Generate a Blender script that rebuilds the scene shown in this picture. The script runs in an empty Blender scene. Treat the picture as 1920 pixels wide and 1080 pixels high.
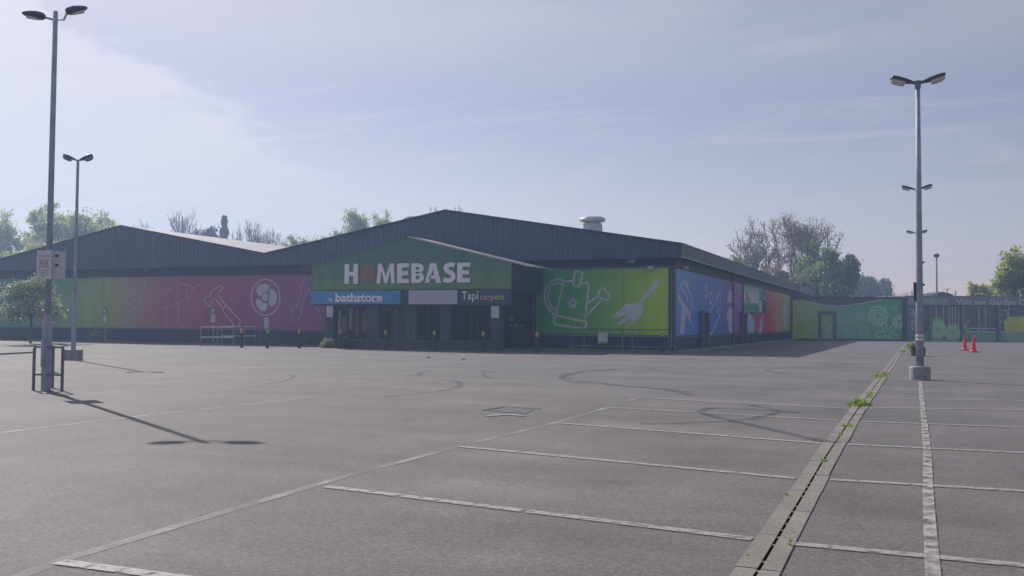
import bpy, math, random
import numpy as np
from mathutils import Vector, Matrix

R = math.radians
random.seed(7); rng = np.random.default_rng(7)
C = bpy.context.scene.collection
sc = bpy.context.scene

# ------------------------------------------------------------------ camera, world, sun, exposure
FPX, H0 = 1790.0, 1.5
PITCH, ROLL, YAW = R(2.0796), R(0.4584), R(22.925)
def _basis():
    F = np.array([0, math.cos(PITCH), math.sin(PITCH)]); U = np.array([0, -math.sin(PITCH), math.cos(PITCH)]); X = np.array([1., 0, 0])
    Rr = X*math.cos(ROLL) + U*math.sin(ROLL); Ur = -X*math.sin(ROLL) + U*math.cos(ROLL)
    c, s = math.cos(YAW), math.sin(YAW); M = np.array([[c, -s, 0], [s, c, 0], [0, 0, 1]])
    return M@Rr, M@Ur, M@F
CR, CU, CF = _basis()
cam_d = bpy.data.cameras.new('camera'); cam = bpy.data.objects.new('camera', cam_d); C.objects.link(cam)
cam_d.sensor_width = 36; cam_d.lens = 36*FPX/1920; cam_d.clip_start = .1; cam_d.clip_end = 3000
m = Matrix([list(CR), list(CU), list(-CF)]).transposed().to_4x4(); m.translation = (0, 0, H0)
cam.matrix_world = m; sc.camera = cam

SUN_TO = Vector((-.855, .519, 0)).normalized(); SUN_EL = R(37.9)
SUN_DIR = Vector((SUN_TO.x*math.cos(SUN_EL), SUN_TO.y*math.cos(SUN_EL), math.sin(SUN_EL)))
sd = bpy.data.lights.new('sun', 'SUN'); sd.energy = 4.6; sd.angle = R(.55); sd.color = (1, .93, .84)
so = bpy.data.objects.new('sun', sd); C.objects.link(so); so.rotation_euler = SUN_DIR.to_track_quat('Z', 'Y').to_euler(); so.location = (0, 0, 60)

sc.view_settings.view_transform = 'Standard'; sc.view_settings.look = 'None'; sc.view_settings.gamma = 1
sc.view_settings.exposure = 0.25
HAZE_DENSITY, HAZE_ANIS = .0016, .42

# survey helpers: sight line -> where it meets the ground or a wall plane of the site
def ray(x, y): return CF*FPX + CR*(x-960) + CU*(540-y)
def gnd(x, y, z=0.):
    d = ray(x, y); t = (z-H0)/d[2]; return Vector((d[0]*t, d[1]*t, z))
def onY(x, y, Y):
    d = ray(x, y); t = Y/d[1]; return Vector((d[0]*t, Y, d[2]*t+H0))
def onX(x, y, X):
    d = ray(x, y); t = X/d[0]; return Vector((X, d[1]*t, d[2]*t+H0))
def onP(x, y, P, n):
    d = Vector(ray(x, y)); o = Vector((0, 0, H0)); t = n.dot(P-o)/n.dot(d); return d*t+o
def atD(x, D):  # ground point at depth D below image column x
    c, s = math.cos(YAW), math.sin(YAW); u = (x-960)/FPX*D
    return Vector((c*u - s*D, s*u + c*D, 0))
def hor(x): return 605+.008*(x-960)

# ------------------------------------------------------------------ world
W = bpy.data.worlds.new('World'); sc.world = W; W.use_nodes = True
nt = W.node_tree; nt.nodes.clear()
def nd(t, k, **kw):
    n = t.nodes.new(k)
    for a, b in kw.items(): setattr(n, a, b)
    return n
out = nd(nt, 'ShaderNodeOutputWorld'); bg = nd(nt, 'ShaderNodeBackground')
sky = nd(nt, 'ShaderNodeTexSky', sky_type='NISHITA', sun_disc=False)
sky.sun_elevation = SUN_EL; sky.sun_rotation = math.atan2(SUN_DIR.x, SUN_DIR.y); sky.air_density = 1.0; sky.dust_density = .35; sky.ozone_density = 3.0; sky.altitude = 50
bg.inputs['Strength'].default_value = .085
def wmath(op, a, b=None, c=None, clamp=False):
    n = nd(nt, 'ShaderNodeMath', operation=op, use_clamp=clamp)
    for i, v in enumerate((a, b, c)):
        if v is None: continue
        if isinstance(v, (int, float)): n.inputs[i].default_value = v
        else: nt.links.new(v, n.inputs[i])
    return n.outputs[0]
tc = nd(nt, 'ShaderNodeTexCoord'); sep = nd(nt, 'ShaderNodeSeparateXYZ'); nt.links.new(tc.outputs['Generated'], sep.inputs[0])
X_, Y_, Z_ = sep.outputs
zz = wmath('ADD', wmath('MAXIMUM', Z_, 0.), .12)
cu, cv = wmath('DIVIDE', X_, zz), wmath('DIVIDE', Y_, zz)     # cloud layer coordinates on a high flat deck
comb = nd(nt, 'ShaderNodeCombineXYZ'); nt.links.new(cu, comb.inputs[0]); nt.links.new(cv, comb.inputs[1])
def wnoise(scale, det, rough, dist, rot=0, sx=1, sy=1, off=(0, 0, 0)):
    mp = nd(nt, 'ShaderNodeMapping'); nt.links.new(comb.outputs[0], mp.inputs[0])
    mp.inputs['Rotation'].default_value = (0, 0, rot); mp.inputs['Scale'].default_value = (sx, sy, 1); mp.inputs['Location'].default_value = off
    n = nd(nt, 'ShaderNodeTexNoise'); nt.links.new(mp.outputs[0], n.inputs['Vector'])
    n.inputs['Scale'].default_value = scale; n.inputs['Detail'].default_value = det; n.inputs['Roughness'].default_value = rough; n.inputs['Distortion'].default_value = dist
    return n.outputs['Fac']
def ramp(v, lo, hi):
    n = nd(nt, 'ShaderNodeMapRange', interpolation_type='SMOOTHSTEP', clamp=True); nt.links.new(v, n.inputs[0])
    n.inputs[1].default_value = lo; n.inputs[2].default_value = hi; return n.outputs[0]
# edge of the big cirrus sheet: a line across the sky
p1 = Vector(ray(250, 90)).normalized(); p2 = Vector(ray(700, 390)).normalized(); nn = p1.cross(p2).normalized()
if nn.dot(Vector(ray(50, 400))) < 0: nn = -nn
dt = nd(nt, 'ShaderNodeVectorMath', operation='DOT_PRODUCT'); nt.links.new(tc.outputs['Generated'], dt.inputs[0]); dt.inputs[1].default_value = nn
n_edge = wnoise(3.4, 9, .66, .5)
edge = wmath('ADD', dt.outputs['Value'], wmath('MULTIPLY', wmath('SUBTRACT', n_edge, .5), .14))
sheet = wmath('MULTIPLY', ramp(edge, -.014, .022), wmath('ADD', .74, wmath('MULTIPLY', ramp(wnoise(1.6, 6, .6, .5, R(30), .5, 2.0), .38, .62), .28)))
wisps = ramp(wnoise(1.3, 9, .66, 1.2, R(-35), .5, 1.5, (5.4, 2.9, 0)), .47, .70)
veil = ramp(wnoise(.9, 7, .6, .8, R(20), .6, 1.2, (7.3, 2.2, 0)), .25, .55)
high = ramp(Z_, .20, .31); veil = wmath('ADD', .42, wmath('MULTIPLY', veil, .58))
cl = wmath('MAXIMUM', sheet, wmath('MULTIPLY', wisps, .50))
cl = wmath('MAXIMUM', cl, wmath('MULTIPLY', wmath('MULTIPLY', veil, high), .56))
cl = wmath('MULTIPLY', cl, ramp(Z_, -.02, .10), clamp=True)
# cirrus colour: thin ice cloud, brighter towards the sun
ds = nd(nt, 'ShaderNodeVectorMath', operation='DOT_PRODUCT'); nt.links.new(tc.outputs['Generated'], ds.inputs[0]); ds.inputs[1].default_value = SUN_DIR
glow = wmath('ADD', .72, wmath('MULTIPLY', wmath('POWER', wmath('MAXIMUM', ds.outputs['Value'], 0.), 3.), .55))
cc = nd(nt, 'ShaderNodeVectorMath', operation='SCALE'); cc.inputs[0].default_value = (6.65, 6.45, 7.1); nt.links.new(glow, cc.inputs['Scale'])
tint = nd(nt, 'ShaderNodeMix', data_type='RGBA', blend_type='MULTIPLY'); tint.inputs[0].default_value = 1
nt.links.new(sky.outputs[0], tint.inputs[6]); tint.inputs[7].default_value = (1.24, .85, .78, 1)
mx = nd(nt, 'ShaderNodeMix', data_type='RGBA'); nt.links.new(cl, mx.inputs[0]); nt.links.new(tint.outputs[2], mx.inputs[6]); nt.links.new(cc.outputs[0], mx.inputs[7])
nt.links.new(mx.outputs[2], bg.inputs[0]); nt.links.new(bg.outputs[0], out.inputs[0])

# ------------------------------------------------------------------ materials
def mat(name, col, rough=.6, metal=0., noise=None, bump=None, spec=.5, alpha=None, trans=0., grime=None):
    """noise=(scale, amount, detail) darkens/lightens; bump=(scale,strength,dist); alpha=(scale,lo,hi,stretch)"""
    M = bpy.data.materials.new(name); M.use_nodes = True; t = M.node_tree; b = t.nodes['Principled BSDF']
    b.inputs['Base Color'].default_value = (*col, 1); b.inputs['Roughness'].default_value = rough; b.inputs['Metallic'].default_value = metal
    b.inputs['Specular IOR Level'].default_value = spec
    co = nd(t, 'ShaderNodeTexCoord')
    def nz(s, det=4, st=None):
        n = nd(t, 'ShaderNodeTexNoise'); n.inputs['Scale'].default_value = s; n.inputs['Detail'].default_value = det
        if st:
            mp = nd(t, 'ShaderNodeMapping'); mp.inputs['Scale'].default_value = st; t.links.new(co.outputs['Object'], mp.inputs[0]); t.links.new(mp.outputs[0], n.inputs[0])
        else: t.links.new(co.outputs['Object'], n.inputs['Vector'])
        return n
    cur = None
    for spc in (noise or []), (grime or []):
        if not spc: continue
        n = nz(spc[0], spc[2] if len(spc) > 2 else 4, spc[3] if len(spc) > 3 else None)
        mr = nd(t, 'ShaderNodeMapRange'); t.links.new(n.outputs['Fac'], mr.inputs[0]); mr.inputs[1].default_value = .3; mr.inputs[2].default_value = .7
        mr.inputs[3].default_value = 1-spc[1]; mr.inputs[4].default_value = 1+spc[1]*.6
        mm = nd(t, 'ShaderNodeVectorMath', operation='SCALE'); t.links.new(mr.outputs[0], mm.inputs['Scale'])
        if cur is None: mm.inputs[0].default_value = col
        else: t.links.new(cur, mm.inputs[0])
        cur = mm.outputs[0]
    if cur is not None: t.links.new(cur, b.inputs['Base Color'])
    if bump:
        n = nz(bump[0], 5); bp = nd(t, 'ShaderNodeBump'); bp.inputs['Strength'].default_value = bump[1]; bp.inputs['Distance'].default_value = bump[2]
        t.links.new(n.outputs['Fac'], bp.inputs['Height']); t.links.new(bp.outputs[0], b.inputs['Normal'])
    if alpha:
        n = nz(alpha[0], 6, alpha[3] if len(alpha) > 3 else None); mr = nd(t, 'ShaderNodeMapRange'); t.links.new(n.outputs['Fac'], mr.inputs[0])
        mr.inputs[1].default_value = alpha[1]; mr.inputs[2].default_value = alpha[2]
        if len(alpha) > 4: mr.inputs[4].default_value = alpha[4]
        t.links.new(mr.outputs[0], b.inputs['Alpha'])
    if trans: b.inputs['Transmission Weight'].default_value = trans
    return M

def ramp_mat(name, axis, stops, rough=.45, speck=.0, axis2=None):
    """printed colour gradient along an object axis; stops = [(coord, (r,g,b)), ...]"""
    M = bpy.data.materials.new(name); M.use_nodes = True; t = M.node_tree; b = t.nodes['Principled BSDF']
    co = nd(t, 'ShaderNodeTexCoord'); vd = nd(t, 'ShaderNodeVectorMath', operation='DOT_PRODUCT'); t.links.new(co.outputs['Object'], vd.inputs[0]); vd.inputs[1].default_value = axis
    lo, hi = stops[0][0], stops[-1][0]
    mr = nd(t, 'ShaderNodeMapRange'); t.links.new(vd.outputs['Value'], mr.inputs[0]); mr.inputs[1].default_value = lo; mr.inputs[2].default_value = hi
    cr = nd(t, 'ShaderNodeValToRGB'); t.links.new(mr.outputs[0], cr.inputs[0]); el = cr.color_ramp.elements
    while len(el) < len(stops): el.new(.5)
    for i, (s, c) in enumerate(stops): el[i].position = (s-lo)/(hi-lo); el[i].color = (*c, 1)
    n = nd(t, 'ShaderNodeTexNoise'); n.inputs['Scale'].default_value = 6; n.inputs['Detail'].default_value = 8; n.inputs['Roughness'].default_value = .75; t.links.new(co.outputs['Object'], n.inputs['Vector'])
    n2 = nd(t, 'ShaderNodeTexNoise'); n2.inputs['Scale'].default_value = .45; n2.inputs['Detail'].default_value = 3; t.links.new(co.outputs['Object'], n2.inputs['Vector'])
    m1 = nd(t, 'ShaderNodeMapRange'); t.links.new(n.outputs['Fac'], m1.inputs[0]); m1.inputs[1].default_value = .56; m1.inputs[2].default_value = .66; m1.inputs[4].default_value = speck
    m2 = nd(t, 'ShaderNodeMapRange'); t.links.new(n2.outputs['Fac'], m2.inputs[0]); m2.inputs[1].default_value = .45; m2.inputs[2].default_value = .6
    mu = nd(t, 'ShaderNodeMath', operation='MULTIPLY'); t.links.new(m1.outputs[0], mu.inputs[0]); t.links.new(m2.outputs[0], mu.inputs[1])
    mxx = nd(t, 'ShaderNodeMix', data_type='RGBA'); t.links.new(mu.outputs[0], mxx.inputs[0]); t.links.new(cr.outputs[0], mxx.inputs[6]); mxx.inputs[7].default_value = (.45, .45, .5, 1)
    # streaky dirt
    n3 = nd(t, 'ShaderNodeTexNoise'); n3.inputs['Scale'].default_value = 1; n3.inputs['Detail'].default_value = 5; mp = nd(t, 'ShaderNodeMapping'); mp.inputs['Scale'].default_value = (2.2, 2.2, .35)
    t.links.new(co.outputs['Object'], mp.inputs[0]); t.links.new(mp.outputs[0], n3.inputs['Vector'])
    m3 = nd(t, 'ShaderNodeMapRange'); t.links.new(n3.outputs['Fac'], m3.inputs[0]); m3.inputs[1].default_value = .3; m3.inputs[2].default_value = .7; m3.inputs[3].default_value = .88; m3.inputs[4].default_value = 1.08
    sc_ = nd(t, 'ShaderNodeVectorMath', operation='SCALE'); t.links.new(mxx.outputs[2], sc_.inputs[0]); t.links.new(m3.outputs[0], sc_.inputs['Scale'])
    t.links.new(sc_.outputs[0], b.inputs['Base Color']); b.inputs['Roughness'].default_value = rough
    return M

def leaf_mat(name, c1, c2, trans=.35, rough=.55):
    M = bpy.data.materials.new(name); M.use_nodes = True; t = M.node_tree; b = t.nodes['Principled BSDF']; o = t.nodes['Material Output']
    g = nd(t, 'ShaderNodeNewGeometry'); cr = nd(t, 'ShaderNodeValToRGB'); cr.color_ramp.elements[0].color = (*c1, 1); cr.color_ramp.elements[1].color = (*c2, 1)
    t.links.new(g.outputs['Random Per Island'], cr.inputs[0]); t.links.new(cr.outputs[0], b.inputs['Base Color']); b.inputs['Roughness'].default_value = rough
    tr = nd(t, 'ShaderNodeBsdfTranslucent'); t.links.new(cr.outputs[0], tr.inputs[0]); ms = nd(t, 'ShaderNodeMixShader'); ms.inputs[0].default_value = trans
    t.links.new(b.outputs[0], ms.inputs[1]); t.links.new(tr.outputs[0], ms.inputs[2]); t.links.new(ms.outputs[0], o.inputs[0])
    return M

def asphalt_mat():
    M = bpy.data.materials.new('asphalt'); M.use_nodes = True; t = M.node_tree; b = t.nodes['Principled BSDF']; co = nd(t, 'ShaderNodeTexCoord')
    def nz(s, det=3, rough=.5, st=(1, 1, 1), dist=0):
        mp = nd(t, 'ShaderNodeMapping'); mp.inputs['Scale'].default_value = st; t.links.new(co.outputs['Object'], mp.inputs[0])
        n = nd(t, 'ShaderNodeTexNoise'); n.inputs['Scale'].default_value = s; n.inputs['Detail'].default_value = det; n.inputs['Roughness'].default_value = rough; n.inputs['Distortion'].default_value = dist
        t.links.new(mp.outputs[0], n.inputs['Vector']); return n.outputs['Fac']
    def mr(v, a, b_, c, d):
        n = nd(t, 'ShaderNodeMapRange'); t.links.new(v, n.inputs[0])
        for i, q in enumerate((a, b_, c, d)): n.inputs[i+1].default_value = q
        return n.outputs[0]
    def mul(a, b_):
        n = nd(t, 'ShaderNodeMath', operation='MULTIPLY'); t.links.new(a, n.inputs[0]); t.links.new(b_, n.inputs[1]); return n.outputs[0]
    vg = nd(t, 'ShaderNodeTexVoronoi'); vg.inputs['Scale'].default_value = 80; t.links.new(co.outputs['Object'], vg.inputs['Vector'])
    sx_ = nd(t, 'ShaderNodeSeparateColor'); t.links.new(vg.outputs['Color'], sx_.inputs[0])
    pw = nd(t, 'ShaderNodeMath', operation='POWER'); t.links.new(sx_.outputs[0], pw.inputs[0]); pw.inputs[1].default_value = 1.6
    grain = mul(mr(pw.outputs[0], 0, 1, .80, 1.34), mr(nz(130, 2, .6), .38, .62, .85, 1.15))
    grain2 = mr(nz(20, 4, .7), .36, .64, .84, 1.16)
    patch = mr(nz(.32, 6, .62), .35, .65, .86, 1.12)
    dust = mr(nz(.7, 5, .6, (.5, 1, 1), .6), .56, .72, 1.0, 1.22)
    streak = mr(nz(.5, 7, .68, (.4, 1.0, 1)), .36, .64, .86, 1.13)
    tracks = mr(nz(.35, 6, .7, (3.0, .25, 1), .8), .40, .62, .95, 1.05)
    f = mul(mul(mul(mul(grain, grain2), mul(patch, dust)), streak), tracks)
    v = nd(t, 'ShaderNodeTexVoronoi', feature='DISTANCE_TO_EDGE'); v.inputs['Scale'].default_value = .22
    mp = nd(t, 'ShaderNodeMapping'); t.links.new(co.outputs['Object'], mp.inputs[0])
    nv = nd(t, 'ShaderNodeTexNoise'); nv.inputs['Scale'].default_value = 1.3; nv.inputs['Detail'].default_value = 5; t.links.new(co.outputs['Object'], nv.inputs['Vector'])
    ad = nd(t, 'ShaderNodeVectorMath', operation='ADD'); t.links.new(mp.outputs[0], ad.inputs[0]); t.links.new(nv.outputs['Color'], ad.inputs[1]); t.links.new(ad.outputs[0], v.inputs['Vector'])
    crack = mr(v.outputs['Distance'], .0, .004, .86, 1.0)
    f = mul(f, crack)
    def spot(px, py, rx, ry, gain):
        p = gnd(px, py); mp_ = nd(t, 'ShaderNodeMapping'); mp_.inputs['Location'].default_value = (-p.x/rx, -p.y/ry, 0); mp_.inputs['Scale'].default_value = (1/rx, 1/ry, 0)
        t.links.new(co.outputs['Object'], mp_.inputs[0]); l = nd(t, 'ShaderNodeVectorMath', operation='LENGTH'); t.links.new(mp_.outputs[0], l.inputs[0])
        a = nd(t, 'ShaderNodeMath', operation='ADD'); t.links.new(l.outputs['Value'], a.inputs[0]); t.links.new(mr(NZ, 0, 1, -.9, .9), a.inputs[1])
        return mr(a.outputs[0], .1, 1.3, gain, 1.)
    NZ = nz(1.6, 5, .65)
    for q in ((930, 915, .9, .35, 1.2), (1010, 858, 1.0, .35, 1.18), (810, 955, .7, .25, 1.2), (1095, 838, .9, .4, 1.16), (460, 1055, .55, .22, 1.2), (1215, 800, 1.0, .4, 1.14), (1300, 930, .9, .35, 1.12),
              (1150, 905, .35, .25, .82), (1330, 865, .4, .3, .84), (1210, 985, .3, .2, .83), (1060, 1000, .5, .3, .88), (1650, 960, .35, .3, .86), (1850, 985, .5, .3, .88), (700, 800, 2.5, .6, .93), (430, 880, 1.6, .5, 1.08)):
        f = mul(f, spot(*q))
    s = nd(t, 'ShaderNodeVectorMath', operation='SCALE'); s.inputs[0].default_value = (.114, .109, .114); t.links.new(f, s.inputs['Scale']); t.links.new(s.outputs[0], b.inputs['Base Color'])
    b.inputs['Roughness'].default_value = .80; b.inputs['Specular IOR Level'].default_value = .28
    bp = nd(t, 'ShaderNodeBump'); bp.inputs['Strength'].default_value = .55; bp.inputs['Distance'].default_value = .006; t.links.new(nz(90, 3, .7), bp.inputs['Height']); t.links.new(bp.outputs[0], b.inputs['Normal'])
    return M

M = dict(
    asphalt=asphalt_mat(),
    earth=mat('earth', (.09, .085, .05), .9, noise=(.2, .4, 5)),
    verge=mat('verge_soil', (.045, .055, .03), .95, noise=(1.5, .5, 5), bump=(8, .6, .05)),
    paint=mat('worn_paint', (.31, .305, .31), .7, noise=(30, .3, 4), alpha=(9, .30, .50, (1, 1, 1), .82)),
    paint_lane=mat('lane_paint', (.25, .245, .25), .7, noise=(30, .3, 4), alpha=(1.3, .30, .62, (1, 1, 1), .85)),
    paint_faint=mat('faint_paint', (.30, .295, .30), .7, alpha=(5, .42, .70, (1, 1, 1), .7)),
    paint_patchy=mat('patchy_paint', (.38, .375, .37), .7, noise=(30, .3, 4), alpha=(3.2, .34, .60, (2.2, 1.5, 1), .85)),
    tyre=mat('tyre_rubber_mark', (.03, .03, .033), .6, alpha=(2.2, .15, .7, (1, 1, 1), .7)),
    tyre_faint=mat('faint_tyre_mark', (.03, .03, .033), .6, alpha=(1.6, .25, .75, (1, 1, 1), .6)),
    dust=mat('pale_dust', (.32, .31, .3), .85, alpha=(5, .3, .7, (1, 1, 1), .75)),
    concrete=mat('channel_concrete', (.175, .168, .155), .85, noise=(45, .3, 4), grime=(1.6, .25, 5), bump=(60, .5, .004)),
    kerb=mat('kerb_concrete', (.2, .19, .18), .85, noise=(4, .25, 5)),
    block=mat('lamp_base_concrete', (.25, .26, .27), .8, noise=(6, .22, 5), bump=(30, .3, .004)),
    black=mat('dark_void', (.004, .004, .004), 1., spec=0.),
    navy=mat('navy_cladding', (.031, .053, .135), .5, noise=(1.2, .22, 5, (3, 3, .35)), grime=(9, .15, 4)),
    navy_wall=mat('navy_wall', (.009, .018, .072), .6, noise=(1.0, .25, 5)),
    plinth=mat('navy_plinth', (.007, .019, .085), .6, noise=(1.4, .3, 5, (.5, 1, 2))),
    grey_wall=mat('grey_side_wall', (.032, .036, .06), .6, noise=(1.2, .25, 5)),
    roof=mat('weathered_roof_sheet', (.30, .30, .31), .6, noise=(.9, .25, 5)),
    vent=mat('vent_metal', (.40, .42, .46), .55, noise=(3, .2, 4)),
    trim=mat('pale_trim', (.13, .145, .19), .5, noise=(5, .2, 4)),
    soffit=mat('pale_flashing', (.35, .35, .37), .5),
    steel=mat('galvanised_steel', (.16, .17, .19), .5, .3, noise=(5, .25, 4)),
    pole=mat('pole_paint', (.30, .34, .44), .6, 0., noise=(2.5, .3, 5)),
    pole_r=mat('weathered_pole', (.27, .32, .40), .6, 0., noise=(2.5, .3, 5)),
    darkmetal=mat('dark_metal', (.03, .035, .04), .5, .2, noise=(5, .25, 4)),
    lens=mat('lamp_lens', (.5, .5, .46), .25, noise=(9, .15, 3)),
    white_rail=mat('white_rail', (.55, .55, .54), .4, noise=(5, .15, 3)),
    bar=mat('pale_glazing_bar', (.48, .50, .56), .5, noise=(5, .2, 3)),
    rail=mat('railing_paint', (.20, .23, .28), .5, noise=(5, .2, 3)),
    bollard=mat('bollard_black', (.012, .013, .022), .5, noise=(6, .3, 3)),
    yellow=mat('bollard_yellow', (.42, .26, .06), .5, noise=(6, .25, 3)),
    cone=mat('cone_orange', (.68, .035, .02), .5, noise=(6, .15, 3)),
    conebase=mat('cone_base_rubber', (.35, .03, .02), .7),
    white=mat('sign_white', (.62, .62, .66), .5, noise=(2, .12, 4)),
    greywhite=mat('weathered_sign', (.50, .51, .58), .5, noise=(4, .18, 4)),
    ink=mat('sign_ink', (.10, .10, .12), .6),
    faintink=mat('ghost_lettering', (.40, .40, .45), .6),
    letter=mat('letter_white', (.72, .71, .80), .45),
    blue=mat('sign_blue', (.03, .22, .50), .45, noise=(1.5, .12, 4)),
    tapi=mat('sign_navy', (.022, .030, .075), .5),
    gold=mat('letter_gold', (.55, .46, .22), .5),
    lime=mat('sign_lime', (.22, .42, .05), .5),
    green=mat('sign_green', (.02, .20, .09), .5),
    teal=mat('faded_teal_sheet', (.04, .16, .14), .5, noise=(3, .2, 4)),
    stroke=mat('mural_line', (.50, .54, .60), .5, noise=(5, .18, 4)),
    stroke_dim=mat('mural_line_faded', (.42, .41, .46), .5, alpha=(9, .25, .5, (1, 1, 1), .8)),
    stroke_green=mat('mural_line_pale_green', (.50, .68, .55), .5, noise=(5, .15, 4)),
    stroke_teal=mat('mural_line_faded_green', (.42, .58, .50), .5, alpha=(5, .2, .45, (1, 1, 1), .75)),
    purple=mat('mural_lilac', (.22, .16, .30), .5),
    glass=mat('shop_glass', (.006, .012, .035), .35, spec=.12),
    frame=mat('window_frame', (.06, .07, .11), .45),
    beige=mat('beige_door', (.17, .17, .15), .6, noise=(2, .15, 3)),
    painted_reflection=mat('pink_reflection', (.28, .13, .20), .5, noise=(5, .5, 5)),
    painted_reflection_pale=mat('pale_reflection', (.30, .28, .32), .5, noise=(7, .4, 5)),
    brick=mat('ramp_brick', (.055, .05, .055), .85, noise=(7, .35, 5)),
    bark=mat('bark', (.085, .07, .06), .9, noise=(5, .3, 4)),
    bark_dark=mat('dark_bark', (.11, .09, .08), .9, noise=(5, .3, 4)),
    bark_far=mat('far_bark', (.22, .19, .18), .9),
    pot=mat('base_drum', (.025, .025, .02), .7, noise=(5, .3, 4)),
    gatepanel=None,
    fg=mat('canopy_grey', (.17, .19, .23), .55, noise=(.8, .2, 5)),
    fgdark=mat('interior_dark', (.09, .09, .12), .6, noise=(1.2, .45, 5)),
    net=mat('green_netting', (.05, .20, .14), .7, alpha=(12, .42, .6, (1, 1, 1), .55)),
    l_spring=leaf_mat('leaf_spring', (.28, .32, .08), (.50, .54, .18), .5),
    l_mid=leaf_mat('leaf_mid', (.11, .16, .035), (.25, .32, .07), .5),
    l_dark=leaf_mat('leaf_dark', (.05, .085, .025), (.12, .19, .055), .45),
    l_brown=leaf_mat('leaf_bud', (.22, .16, .10), (.36, .28, .17), .45),
    l_con=leaf_mat('conifer_needles', (.015, .035, .028), (.035, .065, .05), .15),
    l_silver=leaf_mat('leaf_silver', (.08, .12, .05), (.50, .54, .34), .35, .5),
    l_weed=leaf_mat('weed_leaf', (.12, .22, .03), (.30, .42, .07), .35),
    l_dry=leaf_mat('dry_shrub', (.22, .20, .12), (.42, .38, .22), .3),
    l_hedge=leaf_mat('low_shrub', (.03, .05, .02), (.10, .12, .05)),
)

# ------------------------------------------------------------------ mesh helper
WL = {}
class MB:
    def __init__(s): s.v = []; s.f = []
    def add(s, vs, fs):
        o = len(s.v); s.v += [tuple(p) for p in vs]; s.f += [tuple(i+o for i in f) for f in fs]; return s
    def quad(s, a, b, c, d): return s.add([a, b, c, d], [(0, 1, 2, 3)])
    def box(s, x0, x1, y0, y1, z0, z1):
        return s.add([(x0, y0, z0), (x1, y0, z0), (x1, y1, z0), (x0, y1, z0), (x0, y0, z1), (x1, y0, z1), (x1, y1, z1), (x0, y1, z1)],
                     [(0, 3, 2, 1), (4, 5, 6, 7), (0, 1, 5, 4), (1, 2, 6, 5), (2, 3, 7, 6), (3, 0, 4, 7)])
    def obox(s, c, a, b, d):  # centre and three half-axis vectors
        c, a, b, d = Vector(c), Vector(a), Vector(b), Vector(d)
        P = [c+i*a+j*b+k*d for k in (-1, 1) for j in (-1, 1) for i in (-1, 1)]
        return s.add(P, [(0, 2, 3, 1), (4, 5, 7, 6), (0, 1, 5, 4), (1, 3, 7, 5), (3, 2, 6, 7), (2, 0, 4, 6)])
    def bar(s, p, q, w, h):
        p, q = Vector(p), Vector(q); d = q-p; up = Vector((0, 0, 1)) if abs(d.normalized().z) < .95 else Vector((0, 1, 0))
        sd_ = d.cross(up).normalized(); u2 = sd_.cross(d).normalized(); return s.obox((p+q)/2, d/2, sd_*w/2, u2*h/2)
    def tube(s, pts, rad, n=8, cap=True):
        pts = [Vector(p) for p in pts]; rad = rad if hasattr(rad, '__len__') else [rad]*len(pts); o = len(s.v)
        for i, p in enumerate(pts):
            d = (pts[min(i+1, len(pts)-1)]-pts[max(i-1, 0)])
            d = d.normalized() if d.length > 1e-9 else Vector((0, 0, 1))
            a = d.orthogonal().normalized() if abs(d.z) < .99 else Vector((1, 0, 0)); a = (a-d*a.dot(d)).normalized(); b = d.cross(a)
            for k in range(n): t = 2*math.pi*k/n; s.v.append(tuple(p+(a*math.cos(t)+b*math.sin(t))*rad[i]))
        for i in range(len(pts)-1):
            for k in range(n): k2 = (k+1) % n; s.f.append((o+i*n+k, o+i*n+k2, o+(i+1)*n+k2, o+(i+1)*n+k))
        if cap: s.f.append(tuple(o+k for k in range(n))[::-1]); s.f.append(tuple(o+(len(pts)-1)*n+k for k in range(n)))
        return s
    def lathe(s, x, y, prof, n=20):
        o = len(s.v)
        for r, z in prof:
            for k in range(n): t = 2*math.pi*k/n; s.v.append((x+r*math.cos(t), y+r*math.sin(t), z))
        for i in range(len(prof)-1):
            for k in range(n): k2 = (k+1) % n; s.f.append((o+i*n+k, o+i*n+k2, o+(i+1)*n+k2, o+(i+1)*n+k))
        s.f.append(tuple(o+k for k in range(n))[::-1]); s.f.append(tuple(o+(len(prof)-1)*n+k for k in range(n))); return s
    def prism(s, pts, ext):
        pts = [Vector(p) for p in pts]; e = Vector(ext); n = len(pts)
        return s.add(pts+[p+e for p in pts], [tuple(range(n))[::-1], tuple(range(n, 2*n))]+[(i, (i+1) % n, n+(i+1) % n, n+i) for i in range(n)])
    def ribbon(s, pts, w, nrm, closed=False):
        pts = [Vector(p) for p in pts]; n = Vector(nrm); N = len(pts); L = []; Q = []
        for i, p in enumerate(pts):
            a = pts[(i-1) % N] if closed or i > 0 else p; b = pts[(i+1) % N] if closed or i < N-1 else p
            d = (b-a); d = d.normalized() if d.length > 1e-9 else Vector((1, 0, 0)); sd_ = d.cross(n).normalized()
            ww = w[i] if hasattr(w, '__len__') else w
            L.append(p+sd_*ww/2); Q.append(p-sd_*ww/2)
        o = len(s.v); s.v += [tuple(p) for p in L+Q]
        for i in range(N if closed else N-1): j = (i+1) % N; s.f.append((o+i, o+j, o+N+j, o+N+i))
        return s
    def build(s, name, mt, parent=None, origin=None, smooth=False):
        o0 = Vector(WL[parent.name]) if parent else Vector(origin or (0, 0, 0))
        me = bpy.data.meshes.new(name); V = np.array(s.v, dtype=np.float64)-np.array(o0)
        me.from_pydata(V.tolist(), [], s.f); me.materials.append(mt)
        if smooth: me.shade_smooth()
        me.update(); ob = bpy.data.objects.new(name, me); C.objects.link(ob)
        if parent: ob.parent = parent
        else: ob.location = o0
        WL[ob.name] = tuple(o0); return ob
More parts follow.
